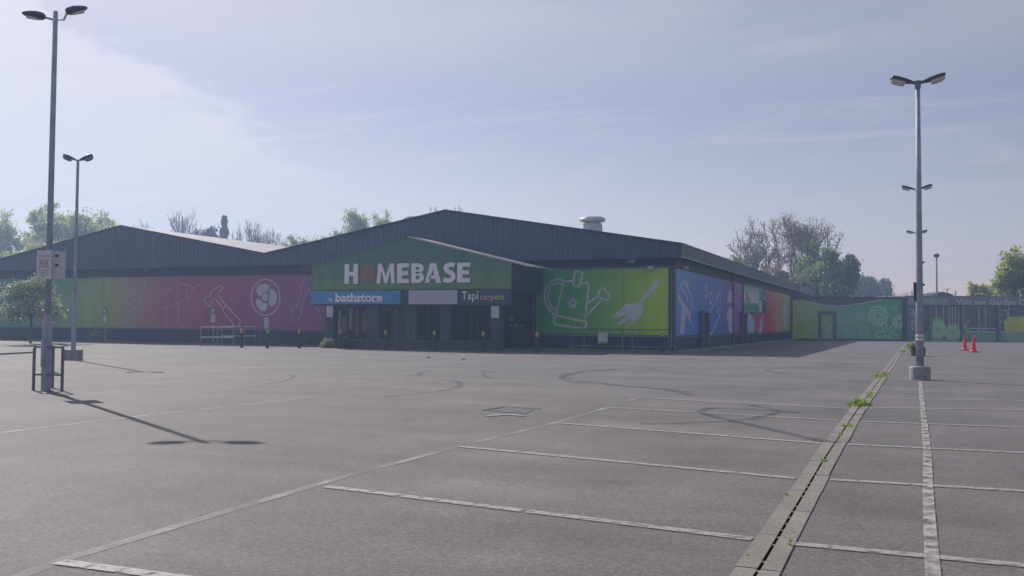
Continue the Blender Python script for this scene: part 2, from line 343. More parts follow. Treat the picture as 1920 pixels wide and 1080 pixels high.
def smooth_by_angle(o, a=35):
    for e in o.data.edges: pass
def tag(o, label=None, cat=None, group=None, kind=None):
    if label: o['label'] = label
    if cat: o['category'] = cat
    if group: o['group'] = group
    if kind: o['kind'] = kind
    return o
def empty(name, loc, label, cat, group=None):
    o = bpy.data.objects.new(name, None); C.objects.link(o); o.location = loc; o.empty_display_size = .3; WL[o.name] = tuple(loc); return tag(o, label, cat, group)
def copy_tree(o, parent=None, loc=None, rz=None, label=None):
    c = o.copy(); C.objects.link(c); c.parent = parent
    if loc is not None: c.location = loc
    if rz is not None: c.rotation_euler = (0, 0, rz)
    if label: c['label'] = label
    for ch in list(o.children): copy_tree(ch, c)
    return c
def struct(o): o['kind'] = 'structure'; return o
def spline(pts, n=8, closed=False):
    P = [Vector(p) for p in pts]; N = len(P); out_ = []
    rngi = range(N if closed else N-1)
    for i in rngi:
        if closed: a, b, c, d = P[(i-1) % N], P[i], P[(i+1) % N], P[(i+2) % N]
        else: a, b, c, d = P[max(i-1, 0)], P[i], P[i+1], P[min(i+2, N-1)]
        for k in range(n):
            t = k/n; out_.append(.5*((2*b)+(c-a)*t+(2*a-5*b+4*c-d)*t*t+(3*b-a-3*c+d)*t*t*t))
    if not closed: out_.append(P[-1])
    return out_
FONT = None
def text_mesh(txt, size, bold=0., depth=.02, sx=1., spacing=1.):
    cu_ = bpy.data.curves.new('lettering', 'FONT'); cu_.body = txt; cu_.size = size; cu_.offset = bold; cu_.extrude = depth; cu_.space_character = spacing; cu_.resolution_u = 3
    ob = bpy.data.objects.new('tmp', cu_); C.objects.link(ob); bpy.context.view_layer.update()
    dg = bpy.context.evaluated_depsgraph_get(); me = bpy.data.meshes.new_from_object(ob.evaluated_get(dg)); bpy.data.objects.remove(ob)
    V = [Vector(v.co) for v in me.vertices]; F = [tuple(p.vertices) for p in me.polygons]
    x0 = min(v.x for v in V); x1 = max(v.x for v in V); y0 = min(v.y for v in V); y1 = max(v.y for v in V)
    bpy.data.meshes.remove(me); return V, F, (x0, x1, y0, y1)
def put_text(mb, txt, P0, ux, uz, nrm, width, height, bold=0., depth=.02, spacing=1., asc=None):
    """fit the text into width x height with its lower left corner at P0"""
    V, F, (x0, x1, y0, y1) = text_mesh(txt, 1., bold, .5, spacing=spacing)
    sx, sy = width/(x1-x0), height/(y1-y0)
    ux, uz, nrm, P0 = Vector(ux), Vector(uz), Vector(nrm), Vector(P0)
    mb.add([P0+ux*((v.x-x0)*sx)+uz*((v.y-y0)*sy)+nrm*(v.z*depth) for v in V], F)

# ------------------------------------------------------------------ ground
g = struct(MB().quad((-480, -60, -.004), (480, -60, -.004), (480, 480, -.004), (-480, 480, -.004)).build('ground', M['earth']))
cp = struct(MB().quad((-110, -30, 0), (70, -30, 0), (70, 124, 0), (-110, 124, 0)).build('car_park_surface', M['asphalt']))
def mark(name, pts, w, mt, z=.004, curve=False):
    P = [gnd(x, y, 0) for x, y in pts]
    for p in P: p.z = z
    if curve: P = spline(P, 8)
    else:
        Q = [P[0]]
        for a, b in zip(P, P[1:]):
            for k in range(1, 9): Q.append(a.lerp(b, k/8))
        P = Q
    o = P[0].copy(); o.z = z
    return struct(MB().ribbon(P, w, (0, 0, 1)).build(name, mt, origin=o))
# aisle line of the near bay block and its bay lines
mark('parking_line', [(20, 1088), (110, 1053), (640, 896), (860, 838), (1050, 791), (1140, 764), (1215, 740)], .10, M['paint_lane'])
for a, b in (((110, 1055), (420, 1096)), ((610, 913), (1410, 1012)), ((862, 838), (1492, 898)), ((1052, 794), (1540, 832)), ((1138, 764), (1572, 789)),
             ((1180, 745), (1600, 767)), ((1260, 727), (1620, 748)), ((1330, 712), (1636, 728))):
    mark('parking_line', [a, b], .115, M['paint'] if a[1] > 735 else M['paint_faint'], z=.008)
for a, b in (((1482, 1020), (1925, 1062)), ((1557, 900), (1925, 922)), ((1590, 834), (1925, 850)), ((1616, 791), (1925, 802)), ((1633, 765), (1925, 769)),
             ((1640, 747), (1925, 752)), ((1655, 731), (1925, 736)), ((1670, 712), (1925, 718))):
    mark('parking_line', [a, b], .115, M['paint'] if a[1] > 740 else M['paint_faint'], z=.008)
mark('parking_line', [(1750, 1090), (1744, 1000), (1740, 925), (1739, 852), (1733, 793), (1725, 716)], .088, M['paint_patchy'], z=.012)
# worn lines of the farther bays, left and centre
for a, b in (((755, 726), (300, 777)), ((290, 777), (0, 812))): mark('parking_line', [a, b], .09, M['paint_lane'])
for a, b in (((480, 712), (130, 745)), ((1160, 676), (980, 693)), ((1075, 686), (700, 715)), ((640, 704), (330, 722)), ((760, 690), (480, 702))):
    mark('parking_line', [a, b], .09, M['paint_faint'])
for a, b in (((0, 742), (60, 741)), ((250, 708), (330, 708)), ((560, 706), (700, 712)), ((1700, 685), (1925, 691)), ((1780, 672), (1925, 677))):
    mark('parking_line', [a, b], .10, M['paint_faint'])
# tyre marks
TY = [([(1575, 833), (1520, 823), (1420, 800), (1345, 783), (1313, 773), (1330, 766), (1380, 767), (1450, 771), (1502, 774)], .15, 'tyre'),
      ([(1320, 757), (1400, 760), (1450, 768), (1455, 773), (1430, 781), (1380, 789), (1290, 793), (1200, 795)], .14, 'tyre_faint'),
      ([(1255, 689), (1160, 692), (1075, 699), (1052, 707), (1070, 715), (1150, 722), (1250, 731), (1300, 742)], .18, 'tyre_faint'),
      ([(1160, 693), (1090, 699), (1060, 706), (1085, 713), (1180, 725), (1300, 735)], .15, 'tyre_faint'),
      ([(1590, 684), (1520, 687), (1450, 692), (1440, 696), (1480, 702)], .16, 'tyre_faint'),
      ([(1200, 688), (1240, 695), (1330, 704)], .12, 'tyre_faint'),
      ([(783, 705), (800, 697), (880, 694), (930, 699)], .16, 'tyre_faint'),
      ([(760, 711), (840, 713), (862, 720), (850, 729), (790, 738), (720, 744)], .14, 'tyre_faint'),
      ([(470, 725), (530, 715), (550, 706), (545, 702)], .13, 'tyre_faint'),
      ([(905, 699), (910, 706), (925, 710)], .12, 'tyre_faint')]
for pts, w, k in TY: mark('tyre_mark', pts, w, M[k], z=.016, curve=True)
# pale dusty patches
for cx, cy, rx, ry in ((955, 900+15, 90, 16), (1010, 858, 70, 9), (810, 955, 70, 16), (1090, 838, 60, 8), (460, 1055, 90, 18), (1215, 800, 60, 5)):
    P = [gnd(cx+rx*math.cos(t)*(1+.18*math.sin(3*t+cx)), cy+ry*math.sin(t)*(1+.2*math.cos(2*t+cx))) for t in np.linspace(0, 2*math.pi, 28, endpoint=False)]
# drain channel
slot_pts = [(-.93, -6.), (-.89, 5.98), (-.95, 11.2), (-.96, 18.1), (-.93, 27), (-.89, 36), (-.84, 60), (-.80, 92)]
def slot_x(y):
    for (a, b), (c, d) in zip(slot_pts, slot_pts[1:]):
        if y <= d: return a+(c-a)*(y-b)/(d-b)
    return slot_pts[-1][0]
dr = empty('drainage_channel', (slot_x(8), 8, 0), 'long pale concrete slot drain running away between the parking bays', 'drain')
HW, SL = .135, .0105
for side, nm in ((-1, 'channel_block'), (1, 'channel_block')):
    mb = MB(); y = -4.
    while y < 90:
        L = 1.0 if y < 30 else 3.; gap = .012 if y < 30 else .02; a, b = y+gap, y+L
        jz = .012+random.uniform(-.003, .003); jx = random.uniform(-.006, .006)
        xa, xb = slot_x(a), slot_x(b); e0, e1 = (SL, HW+jx) if side > 0 else (-HW+jx, -SL)
        mb.add([(xa+e0, a, -.05), (xa+e1, a, -.05), (xb+e1, b, -.05), (xb+e0, b, -.05), (xa+e0, a, jz), (xa+e1, a, jz), (xb+e1, b, jz), (xb+e0, b, jz)],
               [(0, 3, 2, 1), (4, 5, 6, 7), (0, 1, 5, 4), (1, 2, 6, 5), (2, 3, 7, 6), (3, 0, 4, 7)]); y += L
    mb.build(nm, M['concrete'], dr)
mb = MB(); mb2 = MB(); y = -4.
while y < 60:
    xa, xb = slot_x(y), slot_x(y+.25)
    mb.quad((xa-SL, y, .005), (xa+SL, y, .005), (xb+SL, y+.25, .005), (xb-SL, y+.25, .005))
    if random.random() < .75: mb2.box(slot_x(y+.22)-SL+.001, slot_x(y+.22)+SL-.001, y+.19, y+.225, -.02, .010)
    y += .25
mb.build('drain_slot', M['black'], dr); mb2.build('slot_bridge', M['concrete'], dr)['kind'] = 'stuff'

# manhole cover
P = gnd(953, 770); mh = empty('manhole_cover', (P.x, P.y, 0), 'dark ribbed steel access cover set flush in the aisle, pale lip in front', 'manhole cover')
a, b, c_, d = gnd(905, 770), gnd(947, 763), gnd(1015, 767.5), gnd(984, 781)
mb = MB(); mb.ribbon([Vector((q.x, q.y, .009)) for q in (a, b, c_)], .06, (0, 0, 1)); mb.build('cover_rim', M['darkmetal'], mh)
def lift(v, z): return (v.x, v.y, z)
MB().quad(lift(gnd(915, 771), .006), lift(gnd(948, 764.5), .006), lift(gnd(1002, 768), .006), lift(gnd(985, 776), .006)).build('cover_plate', mat('cover_steel', (.075, .075, .08), .55, .2, noise=(14, .4, 4), bump=(26, .8, .02)), mh)
MB().ribbon([Vector(lift(q, .010)) for q in (gnd(912, 781), gnd(935, 778.6), gnd(960, 778), gnd(984, 781))], [.10, .22, .24, .07], (0, 0, 1)).build('concrete_lip', mat('lip_concrete', (.19, .185, .185), .7, noise=(12, .2, 4)), mh)

# ------------------------------------------------------------------ the warehouse
YF, YW, XS = 50.0, 51.0, -12.0
YB = 120.0
bld = empty('retail_warehouse', (-30, YW, 0), 'long navy clad retail warehouse with two shallow gables and a front portico', 'building')
XL2, XV, XR1, XL_R, XE = -62.4, -38.3, -25.4, -50.4, -11.4
ZV, ZR, ZE, ZB = 5.8, 8.08, 5.77, 5.02
# front wall, side wall, plinths
MB().box(XL2-2, XS, YW, YW+.3, .0, 5.0).build('front_wall', M['navy_wall'], bld)
MB().box(XS-.3, XS, YW+.3, YB, .0, 5.3).build('side_wall', M['grey_wall'], bld)
MB().box(XL2-2, -32.2, YW-.08, YW-.002, 0, .90).box(-19.9, XS+.06, YW-.08, YW-.002, 0, .82).build('plinth', M['plinth'], bld)
MB().box(XS+.002, XS+.08, YW-.08, 100., 0, .76).build('plinth', M['plinth'], bld)
MB().box(XL2-2, -32.2, YW-.12, YW-.082, .86, .93).box(-19.9, XS+.09, YW-.12, YW-.082, .80, .87).build('wall_ledge', M['trim'], bld)
MB().box(XS+.082, XS+.12, YW-.12, 100., .74, .80).build('wall_ledge', M['trim'], bld)
# corrugated gable cladding: real ribs
def corr(x0, x1, zt0, zt1, zb, y, pitch=.30, dep=.035):
    mb = MB(); n = int((x1-x0)/pitch); prof = ((0, 0), (.42, 0), (.5, 1), (.92, 1))
    xs = []; ys = []
    for i in range(n):
        for a, q in prof: xs.append(x0+(i+a)*(x1-x0)/n); ys.append(y-q*dep)
    xs.append(x1); ys.append(y)
    V = []; F = []
    for x, yy in zip(xs, ys):
        V.append((x, yy, zb)); V.append((x, yy, zt0+(zt1-zt0)*(x-x0)/(x1-x0)))
    for i in range(len(xs)-1): F.append((2*i, 2*i+2, 2*i+3, 2*i+1))
    return mb.add(V, F)
for x0, x1, a, b in ((XL_R-14.0, XL_R, ZV-.36, 7.98), (XL_R, XV, 7.98, ZV), (XV, XR1, ZV, ZR), (XR1, XE, ZR, ZE)):
    corr(x0, x1, a-.02, b-.02, ZB, YF).build('gable_cladding', M['navy'], bld)
    MB().bar((x0, YF-.03, a), (x1, YF-.03, b), .22, .07).build('roof_edge', M['navy_wall'], bld)
MB().box(XL2-2, XE, YF+.04, YW-.002, ZB-.02, ZB+.03).build('soffit', M['navy_wall'], bld)
# side fascia
mb = MB(); n = 230
V = []; F = []
for i in range(n+1):
    y = YF-.04+(YB+4-YF)*i/n; q = .03*(i % 2); V += [(XE+q, y, 5.08), (XE+q, y, 5.74)]
for i in range(n): F.append((2*i, 2*i+2, 2*i+3, 2*i+1))
mb.add(V, F); mb.build('side_fascia', mat('side_fascia_sheet', (.075, .08, .10), .55, noise=(.6, .2, 5)), bld)
MB().box(XE-.05, XE+.07, YF-.06, YB+4, 5.742, 5.80).build('roof_edge', M['steel'], bld)
MB().box(XE-.03, XE+.05, YF-.05, YB+4, 5.03, 5.078).build('roof_edge', M['soffit'], bld)
MB().box(XS+.002, XE-.032, YF+.1, YB+4, 5.09, 5.14).build('soffit', M['navy_wall'], bld)
MB().box(XE+.035, XE+.06, 106, YB+4.05, 5.09, 5.735).build('fascia_panel', M['teal'], bld)
# roofs
MB().box(XL2-2, XL2-1.7, YW+.3, YB, 0, 5.7).build('side_wall', M['grey_wall'], bld)
for x0, x1, a, b in ((XL_R-14.0, XL_R, ZV-.36, 7.98), (XL_R, XV, 7.98, ZV), (XV, XR1, ZV, ZR), (XR1, XE, ZR, ZE)):
    MB().prism([(x0, YF, a+.0), (x1, YF, b+.0), (x1, YF, b-.10), (x0, YF, a-.10)], (0, YB+3-YF, 0)).build('roof', M['roof'], bld)
MB().box(XL2-2, XS, YB, YB+.3, 0, 5.6).build('back_wall', M['grey_wall'], bld)
# roof ventilators
def vent_at(px, ytop, yb, Y, s):
    p = onY(px, yb, Y); mb = MB()
    mb.lathe(p.x, Y, [(1.08*s, p.z-.8), (1.05*s, p.z+.1*s), (1.0*s, p.z+.55*s), (1.06*s, p.z+.60*s)], 8)
    prof = [(1.05*s, p.z+.80*s), (1.28*s, p.z+.86*s), (1.34*s, p.z+1.02*s), (1.22*s, p.z+1.2*s), (.9*s, p.z+1.33*s), (.4*s, p.z+1.4*s)]
    mb.tube([(p.x, Y, p.z+.6*s), (p.x, Y, p.z+.8*s)], .82*s, 12); mb.lathe(p.x, Y, prof, 24)
    mb.build('roof_vent', M['vent'], bld)
vent_at(1111, 405, 431, 57, .62); vent_at(771, 405, 420, 62, .42)
# downpipes on the side wall
for px in (1371, 1484):
    p = onX(px, 560, XS); MB().tube([(XS+.16, p.y, .0), (XS+.16, p.y, 5.05)], .075, 8).build('downpipe', M['trim'], bld)
# emergency exit doors in projecting lobbies on the side wall
for (pa, pb, zt) in ((1309, 1320.5, 2.33), (1384.5, 1393, 2.45)):
    ya, yb_ = onX(pa, 640, XS).y, onX(pb, 640, XS).y
    d = MB().box(XS+.122, XS+.17, ya+.12, yb_-.12, .05, zt-.14).build('side_door', M['grey_wall'], bld)
    MB().box(XS+.122, XS+.34, ya, ya+.12, 0, zt).box(XS+.122, XS+.34, yb_-.12, yb_, 0, zt).box(XS+.122, XS+.34, ya+.12, yb_-.12, zt-.14, zt).build('door_frame', M['trim'], d)
    MB().box(XS+.171, XS+.21, yb_-.5, yb_-.3, 1.0, 1.05).build('handle', M['darkmetal'], d)
# lattice corner post with round cut-outs look: two chords with cross rungs
mb = MB(); x0 = XS-.32
mb.box(x0, x0+.05, YW-.20, YW-.125, .1, 4.62).box(XS+.02, XS+.07, YW-.20, YW-.125, .1, 4.62)
z = .3
while z < 4.5: mb.tube([(x0+.19, YW-.16, z), (x0+.19, YW-.15, z+.1)], .075, 8); mb.box(x0+.05, XS+.02, YW-.175, YW-.145, z+.11, z+.14); z += .19
mb.build('corner_post', M['trim'], bld)
MB().box(-20.0, XS-.34, YW-.17, YW-.125, 4.56, 4.62).build('mural_rail', M['trim'], bld)
# small floodlights
for p, y in ((onY(1187, 490, YW), 0), (onY(1223, 503, YW), 0)):
    MB().box(p.x-.16, p.x+.16, YW-.42, YW-.18, p.z-.1, p.z+.12).box(p.x-.04, p.x+.04, YW-.18, YW-.003, p.z+.0, p.z+.06).build('floodlight', M['vent'], bld)
p = onY(282, 506, YW); MB().box(p.x-.16, p.x+.16, YW-.42, YW-.18, p.z-.1, p.z+.12).box(p.x-.04, p.x+.04, YW-.18, YW-.003, p.z, p.z+.06).build('floodlight', M['trim'], bld)
for px, py in ((1279, 502), (1475, 541)):
    p = onX(px, py, XS); w = .3 if px < 1300 else 1.3
    MB().box(XS+.05, XS+.3, p.y-w, p.y+w, p.z-.08, p.z+.08).build('floodlight', M['vent'], bld)

# portico
mG0 = mat('gable_edge_green', (.03, .10, .09), .5)
PY, PXL, PXR, PXC = 46.2, -32.1, -19.64, -25.75
MB().box(PXR-.12, PXR, PY+.06, YW-.13, 3.25, 4.62).build('portico_side', M['navy_wall'], bld)
MB().box(PXL, PXL+.12, PY+.06, YW-.13, 3.25, 4.62).build('portico_side', M['navy_wall'], bld)
MB().box(PXL+.13, PXR-.13, PY+.3, YW-.13, 3.20, 3.26).build('soffit', M['navy_wall'], bld)
for s_, xe, ze in ((1, -18.62, 4.50), (-1, PXC-(PXC*-1-18.62), 4.50)):
    xe = -18.62 if s_ > 0 else PXC-(-18.62-PXC)
    MB().prism([(PXC, PY+.07, 6.22), (xe, PY+.07, ze), (xe, PY+.07, ze-.07), (PXC, PY+.07, 6.14)], (0, YF-PY-.12, 0)).build('portico_roof', M['roof'], bld)
    MB().bar((PXC, PY+.01, 6.19), (xe, PY+.01, ze-.02), .12, .09).build('roof_edge', M['soffit'] if s_ > 0 else mG0, bld)
MB().box(PXL+.02, PXR-.02, PY+.09, PY+.28, 2.40, 3.28).build('sign_beam', M['navy_wall'], bld)
for a, b in ((611, 627), (690, 711), (827, 845), (920, 940)):
    xa, xb = onY(a, 600, PY+.2).x, onY(b, 600, PY+.2).x
    MB().box(xa, xb, PY+.1, PY+.6, .1, 2.39).build('column', mat('column_paint', (.034, .036, .085), .6, noise=(1.5, .2, 4)), bld)
# shop front behind the columns
GY = 48.0
gx = lambda px: onY(px, 600, GY).x
MB().box(gx(612), gx(950), GY+.35, GY+.4, .1, 3.19).build('shop_interior', M['black'], bld)
def window(px0, px1, mull=(), m_='glass', z0=.14, z1=2.5):
    x0, x1 = gx(px0), gx(px1); w = MB().box(x0+.05, x1-.05, GY, GY+.03, z0+.05, z1-.05).build('window', M[m_], bld)
    mb = MB().box(x0, x0+.05, GY-.04, GY+.05, z0, z1).box(x1-.05, x1, GY-.04, GY+.05, z0, z1).box(x0+.05, x1-.05, GY-.04, GY+.05, z0, z0+.05).box(x0+.05, x1-.05, GY-.04, GY+.05, z1-.05, z1)
    for q in mull: mb.box(gx(q)-.035, gx(q)+.035, GY-.035, GY+.045, z0+.05, z1-.05)
    mb.build('frame', M['frame'], w); return w
w = window(626, 697, (650, 664, 676))
for a, b, z0, z1, k in ((631, 639, .75, 2.2, 'painted_reflection_pale'), (641, 648, .9, 1.8, 'painted_reflection'), (654, 661, 1.0, 2.3, 'painted_reflection_pale'), (666, 673, .6, 2.2, 'painted_reflection'), (679, 688, .8, 2.1, 'painted_reflection')):
    MB().box(gx(a), gx(b), GY-.012, GY-.002, z0, z1).build('painted_reflection', M[k], w)  # flat tinted panels stand in for the pinkish reflection in the glass
MB().lathe(gx(657.5), GY-.5, [(.28, .12), (.24, .45), (.12, .62)], 12).build('display_bin', mat('bin_green', (.05, .32, .06), .5), bld)
window(709, 735, (), 'glass'); w = window(735, 781, (758,), 'beige')
MB().box(gx(746), gx(756), GY-.045, GY-.036, .5, 2.3).box(gx(761), gx(770), GY-.045, GY-.036, .5, 2.3).build('door_panel', mat('door_glass', (.10, .10, .10), .3), w)
MB().box(gx(711), gx(733), GY-.06, GY-.042, 2.12, 2.42).build('door_header', M['beige'], bld)
window(781, 828, (804,)); window(843, 925, (868, 884, 897))
# recessed bay right of the portico
rb = MB().box(-21.6, -20.0, YW-.5, YW-.13, .84, 4.4).build('recess_panel', M['glass'], bld)
MB().box(-21.62, -19.98, YW-.56, YW-.501, .80, .88).box(-21.62, -21.55, YW-.56, YW-.501, .88, 4.3).box(-20.05, -19.98, YW-.56, YW-.501, .88, 4.3).box(-21.55, -20.05, YW-.56, YW-.501, 3.3, 3.38).build('frame', M['frame'], rb)
mb = MB()
for a, b, z0, z1 in ((956, 958.5, 1.55, 1.85), (960, 962, 1.55, 1.82), (941, 950, 1.25, 1.36), (952, 960, 1.28, 1.36), (964, 971, 1.27, 1.37), (976, 984, 1.3, 1.36)):
    q = onY(a, 600, YW-.56).x; q2 = onY(b, 600, YW-.56).x; mb.box(q, q2, YW-.575, YW-.562, z0, z1)
mb.build('window_sticker', M['greywhite'], rb)
# low ramp wall and its coping
rw = empty('ramp_wall', (-26, 45.7, 0), 'low dark brick ramp wall in front of the shop entrance columns', 'wall')
MB().box(onY(603, 640, 45.8).x, onY(937, 640, 45.8).x, 45.75, 45.95, 0, .46).build('wall', M['brick'], rw)
MB().box(onY(603, 640, 45.8).x-.03, onY(937, 640, 45.8).x+.03, 45.72, 45.98, .462, .52).build('coping', mat('coping_stone', (.09, .09, .10), .8, noise=(4, .3, 4)), rw)
struct(MB().box(-32.5, -19.6, 45.98, YW-.1, 0, .10).build('pavement', mat('entrance_slab', (.11, .105, .11), .8, noise=(3, .2, 4)), origin=(-26, 48, 0)))
struct(MB().box(-86, -33.2, 49.3, YW-.09, 0, .05).build('verge', M['verge'], origin=(-50, 50, 0)))
struct(MB().box(-19.5, XS+1.2, 49.9, YW-.13, 0, .08).build('pavement', M['kerb'], origin=(-16, 50, 0)))
struct(MB().box(XS+.13, XS+1.1, YW, 97, 0, .08).build('pavement', M['kerb'], origin=(-11.5, 70, 0)))

# ------------------------------------------------------------------ murals
def ell(cx, cy, rx, ry, n=32, a0=0, a1=2*math.pi): return [(cx+rx*math.cos(a0+(a1-a0)*k/n), cy+ry*math.sin(a0+(a1-a0)*k/n)) for k in range(n)]
class Art:
    def flush(s, name, m_, par): s.mb.build(name, m_, par); s.mb = MB()
    def __init__(s, fn, nrm, off): s.fn, s.n, s.off, s.mb, s.k = fn, Vector(nrm), off, MB(), 0
    def P(s, pts): s.k += 1; return [s.fn(*p)+s.n*(s.off+.0013*(s.k % 8)) for p in pts]
    def line(s, pts, w=.1, closed=False, curve=False):
        P = s.P(pts)
        if curve: P = spline(P, 6, closed)
        else:
            Q = []
            for i in range(len(P)-(0 if closed else 1)):
                a, b = P[i], P[(i+1) % len(P)]; L = max((b-a).length, 1e-4); e = min(w*.35/L, .3); Q += [a.lerp(b, e), a.lerp(b, 1-e)]
            if not closed: Q = [P[0]]+Q[1:-1]+[P[-1]]
            P = Q
        s.mb.ribbon(P, w, s.n, closed); return s
    def fill(s, pts, curve=False):
        P = s.P(pts)
        if curve: P = spline(P, 5, True)
        s.mb.add(P, [tuple(range(len(P)))]); return s
    def rose(s, cx, cy, r, w=.06, rings=4, seed=0):
        rr = random.Random(seed)
        for k in range(rings):
            q = r*(1-k/rings*.85); ph = rr.uniform(0, 6); nl = 9-2*k if k < 3 else 3; sx = 1
            s.line([(cx+q*(1+.09*math.cos(nl*t+ph))*math.cos(t)*sx, cy+q*(1+.09*math.cos(nl*t+ph))*math.sin(t)) for t in np.linspace(0, 2*math.pi, 40, endpoint=False)], w, True)
        return s
    def flower(s, cx, cy, r, n=5, w=.06, ph=0):
        for k in range(n):
            a = ph+2*math.pi*k/n; c, d = math.cos(a), math.sin(a)
            s.line([(cx+r*(u*c-v*d), cy+r*(u*d+v*c)) for u, v in ((.2, -.08), (.55, -.2), (.95, -.15), (1.02, 0), (.95, .15), (.55, .2), (.2, .08))], w, False, True)
        return s

# left mural
o0 = Vector((-50, YW-.03, .95))
def stopsX(lst, Y, ox): return [(onY(px, 570, Y).x-ox, c) for px, c in lst]
mA = ramp_mat('mural_print_left', (1, 0, 0), stopsX([(-60, (.04, .19, .18)), (60, (.05, .25, .17)), (110, (.10, .33, .12)), (165, (.24, .36, .09)), (215, (.34, .32, .09)), (255, (.36, .21, .12)), (320, (.38, .09, .15)), (420, (.36, .05, .16)), (480, (.30, .07, .26)), (607, (.30, .05, .28))], YW-.1, o0.x), speck=.28)
mu = empty('mural', o0, 'long tool mural left of the entrance fading from green through orange and red to purple', 'mural')
MB().box(XL2-1.9, -31.6, YW-.10, YW-.004, .94, 4.46).build('panel', mA, mu)
mb = MB()
for k in range(10): mb.box(-34.6-3.05*k, -34.585-3.05*k, YW-.1025, YW-.1005, .95, 4.45)
mb.build('panel_seam', M['plinth'], mu)
fY = lambda x, y: onY(x, y, YW-.10)
A = Art(fY, (0, -1, 0), .004)
A.line([(440, 611), (416.7, 581.7), (419, 579), (404, 561), (400, 560), (396.7, 570), (392.5, 575), (383, 563), (386.7, 557.5), (393, 557.5), (396, 547.5), (410, 536.7), (415, 535), (419, 540), (410, 547.5), (409, 553), (423, 571.7), (451, 601.7), (449, 608), (446.7, 612)], .075)
A.line([(424, 571), (419, 580)], .07); A.flush('hammer_drawing', M['stroke'], mu)
A.line(ell(498, 557.5, 27, 33.5, 40), .09, True)
A.fill([(481, 547), (484, 536), (494, 532), (503, 534), (505, 541), (500, 547), (494, 549), (490, 556)], True)
A.fill([(505, 545), (512, 543), (518.5, 550), (519, 562), (514, 573), (507, 574), (504, 566), (506, 555)], True)
A.fill([(481, 560), (489, 563), (494, 568), (501, 569), (501, 578), (495, 584), (487, 581), (481, 571)], True)
A.fill(ell(498, 557, 6.2, 7.5, 20)); A.fill([(495, 595), (504, 595), (504, 616), (515, 617), (495, 617)])
A.flush('fan_drawing', M['stroke'], mu)
A = Art(fY, (0, -1, 0), .004)
A.line([(178, 529), (190, 534), (187, 556), (181, 572)], .10); A.line([(143, 556), (182, 543)], .10); A.line([(141, 548), (178, 536), (184, 546)], .09); A.line([(172, 562), (174, 574)], .08); A.line([(152, 526), (163, 533), (178, 529)], .08)
A.flush('clamp_drawing', M['stroke_dim'], mu)
A.line([(240, 524), (218, 613)], .10); A.line([(275, 524), (251, 614)], .13); A.line([(246, 529), (226, 613)], .07); A.line([(269, 529), (245, 612)], .07)
for k in range(7):
    t = k/6.5; x0, y0 = 245-20*t, 530+76*t; A.line([(x0, y0), (x0+22, y0+11)], .10); A.line([(x0-1, y0+4), (x0+20, y0+15)], .06)
A.flush('ladder_drawing', M['stroke_dim'], mu)
A.line([(300, 550), (325, 540), (344, 532.5), (358, 536), (361, 545), (359, 553), (351, 560), (336, 567), (312, 575), (298, 580)], .08)
A.line([(346, 534), (351, 560)], .08); A.line([(360, 541), (376, 534)], .07); A.line([(312.5, 576), (312.5, 615)], .08); A.line([(335, 568), (335, 612), (344, 609), (344, 615)], .08)
A.flush('drill_drawing', M['stroke_dim'], mu)
A.line([(573, 517), (562.5, 545), (566, 551), (556.7, 575), (550, 575), (546, 594), (549, 600), (557, 600), (563, 594), (566.7, 573), (573, 551), (577, 549), (583, 519)], .08)
A.line([(578, 518), (570, 546)], .06)
A.line([(0, 600), (8, 585), (12, 560)], .08)
A.line([(590, 572), (600, 584)], .1); A.line([(430, 520), (432, 528)], .12)
A.flush('brush_drawing', M['stroke_dim'], mu)

# right mural
o1 = Vector((-16, YW-.03, .9)); mu = empty('mural', o1, 'green mural with white watering can and garden fork right of the entrance', 'mural')
mB = ramp_mat('mural_print_right', (1, 0, 0), stopsX([(985, (.02, .24, .07)), (1030, (.035, .36, .08)), (1100, (.07, .37, .08)), (1160, (.19, .46, .05)), (1225, (.36, .58, .03)), (1258, (.46, .64, .04))], YW-.1, o1.x), speck=.08)
MB().box(onY(991, 600, YW-.1).x, onY(1255, 600, YW-.1).x, YW-.11, YW-.004, .90, 4.54).build('panel', mB, mu)
mb = MB()
for k in range(2): mb.box(-17.9+3.05*k, -17.888+3.05*k, YW-.1125, YW-.1105, .92, 4.53)
mb.build('panel_seam', M['plinth'], mu)
fY = lambda x, y: onY(x, y, YW-.11)
A = Art(fY, (0, -1, 0), .004); w = .125
A.line([(1056, 531), (1043, 589)], w); A.line([(1039.6, 591), (1037.8, 607.8), (1097, 617), (1100.7, 604)], w, True)
A.line([(1090, 531), (1100, 531), (1104.4, 535), (1097, 602)], w); A.line([(1055, 528), (1073, 527)], w)
A.line([(1078, 508), (1092.5, 510), (1088, 534), (1081.5, 538), (1074, 534)], w, True)
A.line([(1058, 527), (1045, 523.5), (1030, 531.9), (1021.5, 548.5), (1024.5, 570.7), (1040, 592)], w, False, True)
A.line([(1054.5, 534), (1043, 531), (1033, 538), (1028, 554), (1032, 570.7), (1044.5, 585.6)], .09, False, True)
A.line([(1103, 568), (1122, 555)], w); A.line([(1098, 594), (1127, 563)], w)
A.line([(1130, 538), (1145.5, 558), (1140, 563), (1123, 558), (1122, 549)], w, True)
A.line([(1073.9+4.6*math.cos(t), 568.9+5.4*math.sin(t)) for t in np.linspace(0, 2*math.pi, 16, endpoint=False)], .10, True)
for k in range(8):
    t = math.pi*k/4; A.line([(1073.9+6*math.cos(t), 568.9+7*math.sin(t)), (1073.9+9.5*math.cos(t), 568.9+11*math.sin(t))], .10)
A.flush('watering_can_drawing', M['stroke'], mu)
A.fill([(1228, 527), (1232, 525), (1237, 526), (1238, 529), (1222, 549), (1212, 558), (1205, 566), (1202, 572), (1195, 571), (1199, 564), (1207, 553), (1214, 543)], True)
